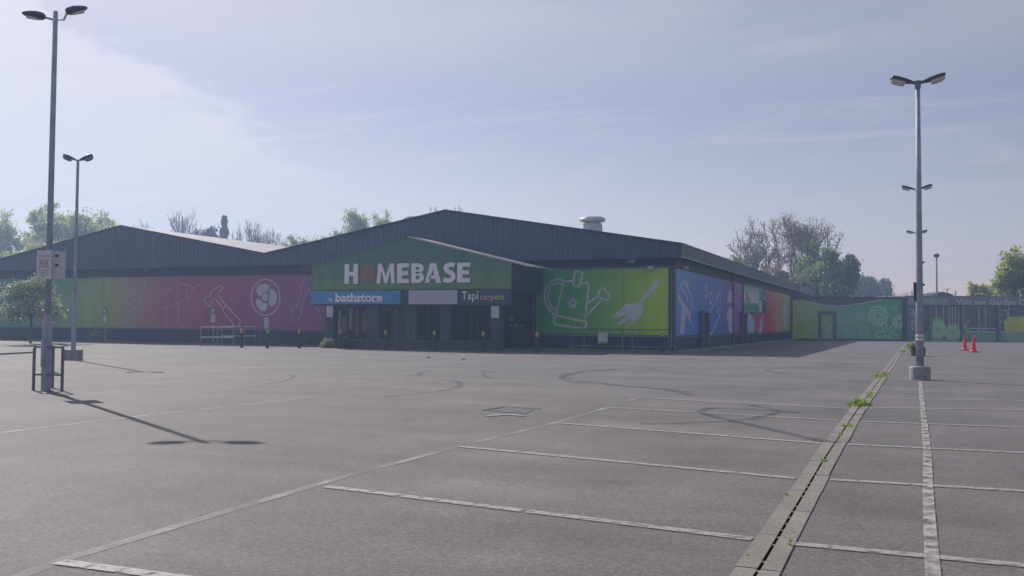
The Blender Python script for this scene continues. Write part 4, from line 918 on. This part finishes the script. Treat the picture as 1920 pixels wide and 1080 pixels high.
# notice boards
sg = empty('parking_notice', (LX0, LY0, 2.32), 'grey parking notice with small print strapped high on the left lamp pole', 'sign')
Nb = Vector((math.sin(YAW*.75), -math.cos(YAW*.75), 0)); Ub = Vector((math.cos(YAW*.75), math.sin(YAW*.75), 0))
bc = Vector((LX0, LY0, 2.64))+Ub*-.02+Nb*.085
MB().obox(bc+Ub*-.035, Ub*.165, Nb*.008, (0, 0, .30)).build('board', mat('notice_face', (.58, .59, .66), .5, noise=(8, .15, 4)), sg)
mb = MB()
for k_ in range(2): mb.obox(bc+Ub*(-.035)+Nb*.009+Vector((0, 0, .18-.085*k_)), Ub*.13, Nb*.0012, (0, 0, .006))
for k_ in range(4): mb.obox(bc+Ub*(-.11+.05*k_)+Nb*.009+Vector((0, 0, .03)), Ub*.008, Nb*.0012, (0, 0, .038))
mb.obox(bc+Ub*(-.035)+Nb*.009+Vector((0, 0, -.04)), Ub*.12, Nb*.0012, (0, 0, .007))
for k_ in range(5): mb.obox(bc+Ub*(-.035)+Nb*.009+Vector((0, 0, -.09-.035*k_)), Ub*(.12-.02*(k_ % 3)), Nb*.0010, (0, 0, .003))
mb.build('print_lines', M['ink'], sg)
sg2 = empty('parking_notice', (LX0+.1, LY0, 2.32), 'plain side board angled behind the printed notice on the left lamp', 'sign')
b2 = Vector((LX0, LY0, 2.64))+Ub*.16-Nb*.10; U2 = (Ub*.75-Nb*.66).normalized(); N2 = Vector((U2.y, -U2.x, 0))
MB().obox(b2, U2*.125, N2*.006, (0, 0, .29)).build('board', mat('notice_back', (.50, .51, .58), .5), sg2)
MB().obox(b2-U2*.05+N2*.02, U2*.03, N2*.012, (0, 0, .02)).obox(b2-U2*.05+N2*.02+Vector((0, 0, .2)), U2*.03, N2*.012, (0, 0, .02)).build('clip', M['darkmetal'], sg2)
# guard frame round the lamp foot
gf = empty('guard_frame', (LX0, LY0, 0), 'galvanised tube guard frame on three posts standing round the left lamp foot', 'guard frame')
Q = [gnd(62.5, 732), gnd(116, 733), gnd(98, 727)]
for q in Q: MB().bar(q, q+Vector((0, 0, .89)), .045, .045).build('post', M['steel'], gf)
for i in range(3):
    a, b = Q[i], Q[(i+1) % 3]; ex = (b-a).normalized()*.03
    for z in (.91, .335): MB().bar(a+ex*.7+Vector((0, 0, z+.002*i)), b-ex*.7+Vector((0, 0, z+.002*i)), .05, .042).build('rail', M['steel'], gf)
# second left lamp
l2 = gnd(137, 675); l2e = empty('street_lamp', (l2.x, l2.y, 0), 'smaller looking twin lamp on a square concrete block behind the left lamp', 'street lamp')
MB().tube([(l2.x, l2.y, .36), (l2.x, l2.y, 1.5), (l2.x, l2.y, 1.6), (l2.x, l2.y, 7.4)], [.085, .085, .065, .05], 12).build('pole', M['pole'], l2e)
MB().obox((l2.x, l2.y, .19), U*.25, N*.25, (0, 0, .19)).build('base', M['block'], l2e)
for s_ in (-1, 1):
    mb, ml = head(s_, .5, .14, .42)
    for q in (mb, ml): q.v = [tuple(Vector((l2.x, l2.y, 7.38))+U*x-N*y+Vector((0, 0, z))) for x, y, z in q.v]
    h_ = mb.build('lamp_head', M['darkmetal'], l2e); ml.build('lens', M['steel'], h_)
# far pole lamp beyond the shopfront
p = atD(1757, 112); zt = 1.5+(hor(1757)-482)*112/FPX
fl = empty('street_lamp', p, 'slim single headed lamp pole standing beyond the garden centre front', 'street lamp')
MB().tube([p, p+Vector((0, 0, zt))], [.13, .09], 8).build('pole', M['pole'], fl); MB().lathe(p.x, p.y, [(.08, zt-.05), (.3, zt+.02), (.33, zt+.28), (.15, zt+.42)], 14).build('lamp_head', M['darkmetal'], fl)
p = atD(1777, 118); zt = 1.5+(hor(1777)-541)*118/FPX
an = empty('aerial', p, 'thin television aerial rising behind the shopfront right of the pole', 'aerial')
MB().tube([p, p+Vector((0, 0, zt))], .04, 6).build('mast', M['darkmetal'], an); MB().bar(p+GU*-.5+Vector((0, 0, zt-.2)), p+GU*.4+Vector((0, 0, zt)), .05, .05).build('boom', M['darkmetal'], an)

# bollards
def bollard():
    r = empty('bollard', (0, 0, 0), 'x', 'bollard', 'yellow topped bollards along the shop front')
    MB().lathe(0, 0, [(.085, 0), (.085, .82)], 14).build('post', M['bollard'], r)
    MB().lathe(0, 0, [(.088, .822), (.088, 1.0), (.06, 1.03)], 14).build('top_band', M['yellow'], r); return r
proto = bollard()
bl = [((453, 652), 'bollard in front of the trolley rail corner, leftmost of the front row'), ((501, 653), 'bollard below the fan in the mural, next after the trolley rails'),
      ((561, 653), 'bollard below the faded brush in the mural, left of the blue sign'), ((637, 654), 'bollard beside the pale dry shrub at the ramp wall'),
      ((723, 656), 'bollard in front of the second entrance column'), ((814, 658), 'bollard in front of the third entrance column'),
      ((905.5, 660), 'bollard left of the entrance column with the right notice'), ((1007, 662), 'bollard at the lower left corner of the watering can mural'),
      ((1243, 661), 'bollard below the right edge of the green mural'), ((1272, 657), 'bollard round the corner under the start of the blue mural'),
      ((517, 645), 'faint bollard set back against the wall between the mural fan and brush')]
for i, (q, lab) in enumerate(bl):
    g_ = gnd(*q)
    if i == 0: proto.location = g_; proto['label'] = lab
    else: copy_tree(proto, None, g_, random.uniform(0, 6), lab)

# trolley rails
def rails(a, b, n, h, h2, name, label, m_, rr=.02, back=None, cat='railing'):
    r = empty(name, a, label, cat); a, b = Vector(a), Vector(b)
    pts = [a.lerp(b, i/(n-1)) for i in range(n)]
    for p in pts: MB().tube([p, p+Vector((0, 0, h))], rr*.9, 6).build('post', M['rail'], r)
    for z in (h, h2): MB().bar(a+Vector((0, 0, z)), b+Vector((0, 0, z)), rr*3.2, rr*2.4).build('rail', m_, r)
    return r
a, b = gnd(376, 649.5), gnd(438, 649.5)
rails(a, b, 3, 1.12, .53, 'trolley_rail', 'nearer white topped trolley rail left of the first bollard', M['white_rail'], .028)
a2, b2 = gnd(415, 647.5), gnd(479, 647)
rails(a2, b2, 4, 1.14, .56, 'trolley_rail', 'farther white topped trolley rail reaching behind the first bollard', M['white_rail'], .028)
rails(gnd(488, 647), gnd(522, 646), 3, 1.0, .55, 'railing', 'thin grey railing on the verge behind the second bollard', M['rail'], .014)
# grey railing at the right mural
pr = [(onY(px, 640, 49.6).x, 49.6) for px in (1073, 1095, 1167, 1185.5, 1258)]
rl = empty('railing', (pr[0][0], 49.6, .0), 'grey tube railing in front of the green mural', 'railing')
for x, y in pr: MB().tube([(x, y, 0), (x, y, 1.17)], .022, 6).build('post', M['rail'], rl)
for z in (1.18, .82, .27): MB().bar((pr[0][0], 49.6, z), (pr[-1][0], 49.6, z), .05, .035 if z < 1 else .045).build('rail', M['rail'] if z < 1 else M['darkmetal'], rl)
xa, xb = onY(1121, 634, 49.5).x, onY(1139, 634, 49.5).x
sn = empty('rail_sign', (xa, 49.55, .4), 'small pale sign with a lime strip hung on the grey railing', 'sign')
MB().box(xa, xb, 49.52, 49.55, .53, 1.0).build('board', M['greywhite'], sn); MB().box(xa, xb, 49.515, 49.551, .42, .528).build('green_strip', M['lime'], sn)
# small post signs in the verge
for px, w_, top, lab, kk in ((197.5, 11, 577, 'green and white post sign in the verge in front of the ladder mural', 1), (400, 13, 575, 'green and white post sign standing behind the trolley rails', 1)):
    P = onY(px, 640, 49.7); zt = onY(px, top, 49.7).z; x = P.x; hw = w_*.031/2
    s_ = empty('post_sign', (x, 49.7, .05), lab, 'sign')
    MB().tube([(x, 49.7, .05), (x, 49.7, zt)], .045, 8).build('post', M['pole'], s_)
    MB().box(x-hw, x+hw, 49.62, 49.655, zt-.48, zt).build('green_panel', M['green'], s_)
    MB().prism([(x+hw*.55*math.cos(t), 49.618, zt-.24+.14*math.sin(t)) for t in np.linspace(0, 2*math.pi, 16, endpoint=False)], (0, -.004, 0)).build('white_symbol', M['greywhite'], s_)
    MB().box(x-hw*.8, x+hw*.8, 49.62, 49.655, zt-1.02, zt-.50).build('white_panel', M['greywhite'], s_)
# cones
def cone_():
    r = empty('traffic_cone', (0, 0, 0), 'x', 'traffic cone', 'red traffic cones by the shopfront')
    MB().lathe(0, 0, [(.20, .04), (.19, .08), (.15, .12), (.035, .96), (.025, 1.0)], 18).build('cone_body', M['cone'], r, smooth=False)
    MB().box(-.29, .29, -.29, .29, 0, .04).build('base', M['conebase'], r); return r
c0 = cone_(); c0.location = gnd(1809, 657); c0['label'] = 'left and farther of the two red traffic cones'
copy_tree(c0, None, gnd(1825.5, 660.5), .4, 'right and nearer of the two red traffic cones')
# kerb island at left
a, b = gnd(-200, 676), gnd(62, 662)
kb = struct(MB().bar((a.x, a.y, .035), (b.x, b.y, .035), .16, .07).build('kerb', M['kerb'], origin=(a.x, a.y, 0)))
# litter
for px, py, lab in ((803, 671, 'small dark scrap of litter on the far asphalt, left one'), (868, 674, 'small dark scrap of litter on the far asphalt, right one')):
    p = gnd(px, py); MB().add([(p.x-.09, p.y, .004), (p.x+.08, p.y-.03, .006), (p.x+.10, p.y+.08, .02), (p.x-.02, p.y+.10, .045), (p.x-.10, p.y+.07, .015)], [(0, 1, 2, 3, 4), (4, 3, 2, 1, 0)]).build('litter', M['black'], origin=p)
    tag(bpy.data.objects[bpy.data.objects[-1].name], None)
for o in [o for o in C.objects if o.name.startswith('litter')]:
    o['category'] = 'litter'; o['label'] = 'small dark scrap of litter on the far asphalt below the blue sign' if o.location.x < -20 else 'small dark scrap of litter on the far asphalt below the blank sign'

# ------------------------------------------------------------------ vegetation
def leaves(centres, size, seed, aspect=1.6, flat=0.):
    r = np.random.default_rng(seed); n = len(centres); a = r.normal(size=(n, 3)); a /= np.linalg.norm(a, axis=1)[:, None]
    b = r.normal(size=(n, 3)); b -= a*np.sum(a*b, 1)[:, None]; b /= np.linalg.norm(b, axis=1)[:, None]
    s = size*r.uniform(.6, 1.3, (n, 1)); a = a*s*aspect*.5; b = b*s*.5
    V = np.stack([centres-a, centres+b*.9-a*.1, centres+a, centres-b*.9-a*.1], 1).reshape(-1, 3); return V
def leaf_obj(name, V, mt, parent=None, origin=(0, 0, 0)):
    me = bpy.data.meshes.new(name); n = len(V)//4; o0 = np.array(WL[parent.name] if parent else origin)
    me.vertices.add(len(V)); me.vertices.foreach_set('co', (V-o0).astype(np.float32).ravel())
    me.loops.add(n*4); me.loops.foreach_set('vertex_index', np.arange(n*4, dtype=np.int32))
    me.polygons.add(n); me.polygons.foreach_set('loop_start', np.arange(0, n*4, 4, dtype=np.int32)); me.polygons.foreach_set('loop_total', np.full(n, 4, dtype=np.int32))
    me.update(calc_edges=True); me.materials.append(mt); ob = bpy.data.objects.new(name, me); C.objects.link(ob)
    if parent: ob.parent = parent
    else: ob.location = tuple(origin)
    WL[ob.name] = tuple(o0); return ob
def skeleton(seed, depth=5, spread=.55, up=.25, ratio=.74, kids=(2, 3), trunk=.28, r0=.022, wig=.10):
    """unit tree (height about 1): segments [(pts, radii)], tips"""
    rr = random.Random(seed); segs = []; tips = []
    def grow(p, d, L, r, k):
        pts = [p]; q = p.copy(); dd = d.copy(); n = 3
        for i in range(n):
            dd = (dd+Vector((rr.gauss(0, wig), rr.gauss(0, wig), rr.gauss(0, wig)+up*.12))).normalized(); q = q+dd*L/n; pts.append(q.copy())
        segs.append((pts, [r, r*.88, r*.76, r*.64], k))
        if k == 0: tips.append(q); return
        if k < depth-1:
            tips.append(pts[2])
        m_ = rr.randint(*kids)+(1 if k == depth else 0); ph = rr.uniform(0, 6.28)
        for i in range(m_):
            ax = dd.orthogonal().normalized(); ax.rotate(Matrix.Rotation(ph+6.283*i/m_+rr.gauss(0, .3), 3, dd))
            an_ = spread*rr.uniform(.45, 1.25); nd_ = (dd*math.cos(an_)+ax*math.sin(an_)); nd_.z += up*rr.uniform(.3, 1.); nd_.normalize()
            st = q if i == 0 or rr.random() < .5 else pts[2]
            grow(st, nd_, L*ratio*rr.uniform(.75, 1.2), r*(.72 if i == 0 else .55), k-1)
    grow(Vector((0, 0, 0)), Vector((0, 0, 1)), trunk, r0, depth); return segs, tips
def tree(base, H, W_, seed, label, leafm=None, nl=0, ls=.3, sig=.05, bark='bark', name='tree', group=None, cat='tree', minr=.0, tsides=5, droop=0, **kw):
    segs, tips = skeleton(seed, **kw); T = np.array([tuple(t) for t in tips]); hz = T[:, 2].max(); wr = np.percentile(np.abs(T[:, :2]-np.median(T[:, :2], 0)), 95)
    sx, sz = W_/wr*.82, H/hz*.96; c = np.median(T[:, :2], 0)*0
    root = empty(name, base, label, cat, group); bx, by, bz = base; mb = MB()
    for pts, rad, k in segs:
        P = [Vector((bx+p.x*sx, by+p.y*sx, bz+p.z*sz)) for p in pts]
        mb.tube(P, [max(r_*H, minr) for r_ in rad], tsides if k > 2 else 3, cap=False)
    mb.build('trunk', M[bark], root)
    if leafm:
        r = np.random.default_rng(seed); TT = T*np.array([sx, sx, sz])+np.array([bx, by, bz])
        wts = r.gamma(3., 1., len(TT)); idx = r.choice(len(TT), nl, p=wts/wts.sum())
        cen = TT[idx]+r.normal(size=(nl, 3))*np.array([sig*H, sig*H, sig*H*.8])
        cen[:, 2] = np.maximum(cen[:, 2], bz+H*.08)
        leaf_obj('crown', leaves(cen, ls, seed), M[leafm], root)
    return root
def tree_px(px, D, ytop, hw, seed, label, **kw):
    b = atD(px, D); H_ = 1.5+(hor(px)-ytop)*D/FPX; return tree((b.x, b.y, 0), H_, hw*D/FPX, seed, label, **kw)
GR = 'trees beyond the warehouse'
tree_px(-12, 140, 388, 32, 11, 'tree cut off by the left edge of the view above the low gable', leafm='l_spring', nl=6000, ls=.26, sig=.022, group=GR, name='broadleaf_tree', depth=6)
tree_px(25, 132, 440, 60, 12, 'lower yellow green tree at the left edge under the cut off tree', leafm='l_spring', nl=9000, ls=.26, sig=.024, group=GR, name='broadleaf_tree', depth=6)
tree_px(68, 142, 370, 66, 13, 'tall sparse spring leafed tree directly behind the left lamp pole', leafm='l_spring', nl=11000, ls=.24, sig=.016, group=GR, name='broadleaf_tree', spread=.6, minr=.035, depth=6, ratio=.78)
tree_px(150, 140, 380, 70, 14, 'light green spring tree behind the two left lamps', leafm='l_spring', nl=15000, ls=.24, sig=.016, group=GR, name='broadleaf_tree', spread=.6, minr=.035, depth=6, ratio=.78)
tree_px(232, 144, 392, 62, 15, 'light green tree tapering down beside the left gable peak', leafm='l_spring', nl=9000, ls=.24, sig=.016, group=GR, name='broadleaf_tree', minr=.035, depth=6, ratio=.78)
tree_px(110, 132, 440, 80, 16, 'broad low green tree filling in above the left roof slope', leafm='l_spring', nl=10000, ls=.26, sig=.024, group=GR, name='broadleaf_tree', depth=6)
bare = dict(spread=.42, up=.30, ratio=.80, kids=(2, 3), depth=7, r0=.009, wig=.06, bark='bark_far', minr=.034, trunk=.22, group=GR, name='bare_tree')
tree_px(308, 150, 379, 50, 21, 'bare poplar like tree right of the left gable peak', **bare)
tree_px(338, 152, 383, 26, 22, 'slim bare tree at the right side of the bare poplar', **bare)
tree_px(447, 160, 411, 26, 23, 'bare tree just right of the dark cypress', **bare)
tree_px(475, 160, 405, 30, 24, 'taller bare tree in the middle of the roof valley gap', **bare)
tree_px(508, 165, 419, 30, 25, 'faint bare tree above the roof valley', **bare)
tree_px(812, 160, 378, 28, 26, 'bare tree tips showing left of the main ridge peak', **bare)
tree_px(846, 160, 374, 26, 27, 'bare tree tips showing right at the main ridge peak', **bare)
tree_px(882, 165, 384, 26, 28, 'faint bare tree tips right of the main ridge peak', **bare)
def conifer(px, D, ytop, hw, seed, label, n=5000, shape=1.):
    b = atD(px, D); H_ = 1.5+(hor(px)-ytop)*D/FPX; Wd = hw*D/FPX; r = np.random.default_rng(seed); root = empty('conifer', b, label, 'tree', GR)
    MB().tube([b, b+Vector((0, 0, H_*.95))], [.22, .03], 6).build('trunk', M['bark_dark'], root)
    t = r.uniform(.12, 1, n)**.8; rad = Wd*(1-t)**shape*(.75+.35*np.sin(t*60+r.normal(size=n)*.3))*r.uniform(.5, 1.08, n)**.5; a = r.uniform(0, 2*math.pi, n)
    cen = np.stack([b.x+rad*np.cos(a), b.y+rad*np.sin(a), t*H_-rad*.15], 1); leaf_obj('crown', leaves(cen, .42, seed, 2.0), M['l_con'], root)
conifer(418, 160, 406, 19, 31, 'narrow dark cypress standing tallest in the conifer clump', 4500, .55)
tree_px(373, 160, 419, 26, 32, 'leftmost bluish conifer of the clump over the low roof', leafm='l_con', nl=6000, ls=.34, sig=.016, group=GR, name='conifer', depth=6, spread=.45)
tree_px(397, 162, 417, 22, 33, 'bluish conifer between the leftmost one and the dark cypress', leafm='l_con', nl=5000, ls=.34, sig=.016, group=GR, name='conifer', depth=6, spread=.45)
tree_px(580, 150, 436, 55, 41, 'low pale green trees above the roof slope left of the sign gable', leafm='l_spring', nl=10000, ls=.24, sig=.016, group=GR, name='broadleaf_tree', minr=.035, depth=6, ratio=.78)
tree_px(662, 150, 385, 24, 42, 'upright spiky spring tree left of the pair by the main gable', leafm='l_spring', nl=6500, ls=.24, sig=.014, group=GR, name='broadleaf_tree', spread=.38, up=.45, minr=.035, depth=6)
tree_px(712, 150, 390, 24, 43, 'upright spiky spring tree right of the pair by the main gable', leafm='l_spring', nl=6500, ls=.24, sig=.014, group=GR, name='broadleaf_tree', spread=.38, up=.45, minr=.035, depth=6)
tree_px(625, 152, 418, 30, 44, 'shorter rounded tree at the foot of the spiky pair', leafm='l_mid', nl=5000, ls=.30, sig=.024, group=GR, name='broadleaf_tree', depth=6)
# right side
bud = dict(spread=.50, up=.22, ratio=.76, kids=(2, 3), depth=7, r0=.016, wig=.09, bark='bark_dark', group='trees behind the garden centre')
tree_px(1482, 134, 391, 84, 51, 'large bare budding tree with a wide rounded crown right of the building', leafm='l_brown', nl=8000, ls=.15, sig=.022, name='budding_tree', **bud, minr=.035)
tree_px(1405, 138, 414, 56, 52, 'sparser bare budding tree left of the large one, over the side roof', leafm='l_brown', nl=3000, ls=.14, sig=.016, name='budding_tree', **bud, minr=.035)
GD = 'trees behind the garden centre'
tree_px(1532, 128, 448, 44, 53, 'dense olive green tree below the large budding crown', leafm='l_mid', nl=11000, ls=.30, sig=.026, group=GD, name='broadleaf_tree', depth=6)
tree_px(1587, 136, 476, 30, 54, 'dark green tree at the right end of the clump', leafm='l_dark', nl=9000, ls=.30, sig=.026, group=GD, name='broadleaf_tree', depth=6)
tree_px(1470, 126, 488, 44, 55, 'brownish dense undergrowth tree over the far end of the roof', leafm='l_brown', nl=8000, ls=.26, sig=.03, group=GD, name='broadleaf_tree', depth=6)
tree_px(1375, 132, 478, 20, 56, 'small yellow green tree peeping over the side roof', leafm='l_mid', nl=3500, ls=.32, sig=.035, group=GD, name='broadleaf_tree')
tree_px(1520, 122, 515, 60, 57, 'low dark bushes right behind the netting over the gate', leafm='l_dark', nl=9000, ls=.30, sig=.026, group=GD, name='broadleaf_tree', depth=6)
tree_px(1622, 210, 518, 26, 58, 'hazy blue grey tree far off left of the tall pole', leafm='l_dark', nl=6000, ls=.5, sig=.045, group=GD, name='broadleaf_tree')
tree_px(1648, 214, 526, 22, 59, 'hazy blue grey tree far off, right one of the distant pair', leafm='l_dark', nl=5000, ls=.5, sig=.045, group=GD, name='broadleaf_tree')
tree_px(1840, 122, 527, 34, 60, 'rounded bright green tree over the garden centre lettering', leafm='l_spring', nl=12000, ls=.24, sig=.024, group=GD, name='broadleaf_tree', trunk=.15, depth=6)
tree_px(1918, 108, 462, 46, 61, 'tall bright green tree at the right edge of the view', leafm='l_spring', nl=12000, ls=.24, sig=.024, group=GD, name='broadleaf_tree', minr=.02, depth=6)
tree_px(1960, 106, 480, 46, 62, 'darker green tree mostly cut off by the right edge', leafm='l_dark', nl=8000, ls=.34, sig=.035, group=GD, name='broadleaf_tree')
# ornamental tree near left
b = gnd(57, 646); b.z = .02
root = empty('ornamental_tree', b, 'small round headed ornamental tree with pale glossy leaves at left', 'tree')
r = np.random.default_rng(77); K = 41.3+.0; D_ = Vector(b).dot(Vector((-math.sin(YAW), math.cos(YAW), 0))); k = D_/FPX
ctop = 1.5+(597-520)*k; cbot = 1.5+(597-588)*k; cx_ = 1.7
mb = MB(); zc = (ctop+cbot)/2
mb.tube([b, b+Vector((.02, 0, .9)), b+Vector((-.03, 0, cbot))], [.075, .06, .055], 8)
cl_c = []
for i in range(34):
    a, e = r.uniform(0, 2*math.pi), r.uniform(-.25, 1.4); rad = 1.45*math.cos(max(e, 0))**.8*r.uniform(.7, 1.05); c = Vector((b.x+rad*math.cos(a), b.y+rad*math.sin(a), cbot+.1+max(math.sin(e), -.1)*(ctop-cbot-.3)*r.uniform(.75, 1.05)))
    cl_c.append(c); s0 = Vector((b.x, b.y, cbot-.25+r.uniform(0, .3))); mb.tube([s0, s0.lerp(c, .5)+Vector((0, 0, .1)), c], [.03, .02, .008], 4, cap=False)
mb.build('trunk', M['bark_dark'], root)
cl_c = np.array([tuple(c) for c in cl_c]); idx = r.integers(0, len(cl_c), 5200); cen = cl_c[idx]+r.normal(size=(5200, 3))*np.array([.26, .26, .20]); leaf_obj('crown', leaves(cen, .10, 5, 1.8), M['l_silver'], root)
struct(MB().lathe(b.x+1.3, b.y+.6, [(2.1, 0), (2.0, .05), (.4, .09)], 24).build('planting_bed', mat('straw_bed', (.16, .15, .08), .9, noise=(4, .4, 5)), origin=(b.x, b.y, 0)))
# shrubs
def shrub(p, rx, rz, n, m_, seed, label, ls=.08, name='shrub'):
    r = np.random.default_rng(seed); root = empty(name, p, label, 'shrub'); q = r.normal(size=(n, 3)); q /= np.linalg.norm(q, axis=1)[:, None]; q *= (r.uniform(.3, 1, (n, 1)))**.5*(1+.25*np.sin(q[:, :1]*7+seed)*np.cos(q[:, 1:2]*6))
    q[:, 2] = np.abs(q[:, 2]); cen = q*np.array([rx, rx*.7, rz])+np.array(tuple(p)); leaf_obj('foliage', leaves(cen, ls, seed), M[m_], root)
    mb = MB()
    for k_ in range(7): a = k_*.9; mb.tube([Vector(p), Vector(p)+Vector((rx*.6*math.cos(a), rx*.4*math.sin(a), rz*.7))], [.02, .006], 4, cap=False)
    mb.build('stem', M['bark'], root)
p = onY(179, 640, 49.9); shrub(Vector((p.x, 49.9, .05)), .55, .68, 900, 'l_dry', 3, 'pale dry rounded shrub against the plinth by the second left lamp')
p = onY(613, 640, 45.3); shrub(Vector((p.x, 45.4, .02)), .45, .48, 700, 'l_dry', 4, 'pale yellowing shrub at the left end of the ramp wall', .07)
p = onY(652, 640, 45.3); shrub(Vector((p.x, 45.35, .02)), .45, .50, 600, 'l_hedge', 5, 'dull green shrub against the ramp wall right of its bollard', .07)
p = onY(592, 640, 48.5); shrub(Vector((p.x, 48.5, .02)), .9, .45, 1200, 'l_hedge', 6, 'low dark spreading shrub at the wall left of the entrance', .08)
p = onY(20, 640, 49.6); shrub(Vector((p.x, 49.6, .05)), 2.2, .28, 1800, 'l_hedge', 8, 'low ground hugging shrub by the plinth at the left edge', .09)
# weeds in the drain
def weed(px, py, rad, hgt, n, seed, label, ls=.05):
    ls *= .45; n = int(n*1.0)
    p = gnd(px, py); p.z = .01; r = np.random.default_rng(seed); K = max(3, n//45); ca = r.uniform(0, 6.28, K); cq = r.uniform(0, 1, K)**.6; ch = r.uniform(.25, 1.25, K); i = r.integers(0, K, n)
    g_ = r.normal(size=(n, 2))*.22
    cen = np.stack([p.x+rad[0]*(cq[i]*np.cos(ca[i])+g_[:, 0]), p.y+rad[1]*(cq[i]*np.sin(ca[i])+g_[:, 1]), p.z+.004+r.uniform(0, 1, n)*hgt*ch[i]*(1-cq[i]*.4)*np.exp(-(g_**2).sum(1)*6)], 1)
    o = leaf_obj('weed', leaves(cen, ls, seed, 3.4), M['l_weed'], None, p); tag(o, label, 'weed', 'weeds along the slot drain')
weed(1613, 760, (.15, .45), .13, 700, 1, 'biggest bright green weed tuft, midway up the slot drain', .055)
weed(1630, 741, (.11, .8), .05, 170, 2, 'thin weeds trailing up the drain just beyond the biggest tuft', .05)
weed(1655, 705, (.20, 1.6), .09, 260, 3, 'wide weed clump across the drain left of the lamp base', .07)
weed(1590, 800, (.07, .5), .02, 60, 4, 'small yellowish weeds in the slot below the biggest tuft', .035)
weed(1578, 815, (.04, .3), .015, 45, 5, 'tiny weeds in the slot at a joint, next nearer than the yellowish ones', .03)
weed(1546, 864, (.05, .16), .012, 70, 7, 'weeds filling a cross joint of the drain near its lower part', .03)
weed(1474, 930, (.03, .03), .012, 16, 10, 'lone tiny weed at the left edge of the lower drain', .025)
weed(1400, 1044, (.02, .03), .01, 10, 13, 'smallest weed speck at the lower left edge of the drain', .02)
weed(1483, 1022, (.03, .08), .02, 24, 14, 'weed speck where the nearest right bay line meets the drain', .02)
weed(1690, 660, (.3, 4.5), .06, 150, 12, 'faint far weeds where the drain nears the gate', .09)
p = Vector((-.12, 51.65, .46)); r = np.random.default_rng(9); cen = np.array(tuple(p))+r.normal(size=(120, 3))*np.array([.12, .10, .10])
o = leaf_obj('weed', leaves(cen, .09, 9, 2.), M['l_weed'], None, p); tag(o, 'yellow green weed growing on the dark drum under the second right lamp', 'weed')

# ------------------------------------------------------------------ haze
hz = MB().box(-500, 500, -80, 500, -1.2, 32).build('haze', bpy.data.materials.new('haze_air')); hz['kind'] = 'stuff'
hm = hz.data.materials[0]; hm.use_nodes = True; t = hm.node_tree; t.nodes.clear(); ho = nd(t, 'ShaderNodeOutputMaterial'); pv = nd(t, 'ShaderNodeVolumePrincipled')
pv.inputs['Color'].default_value = (.46, .65, 1.0, 1); pv.inputs['Density'].default_value = HAZE_DENSITY; pv.inputs['Anisotropy'].default_value = HAZE_ANIS; t.links.new(pv.outputs[0], ho.inputs['Volume'])
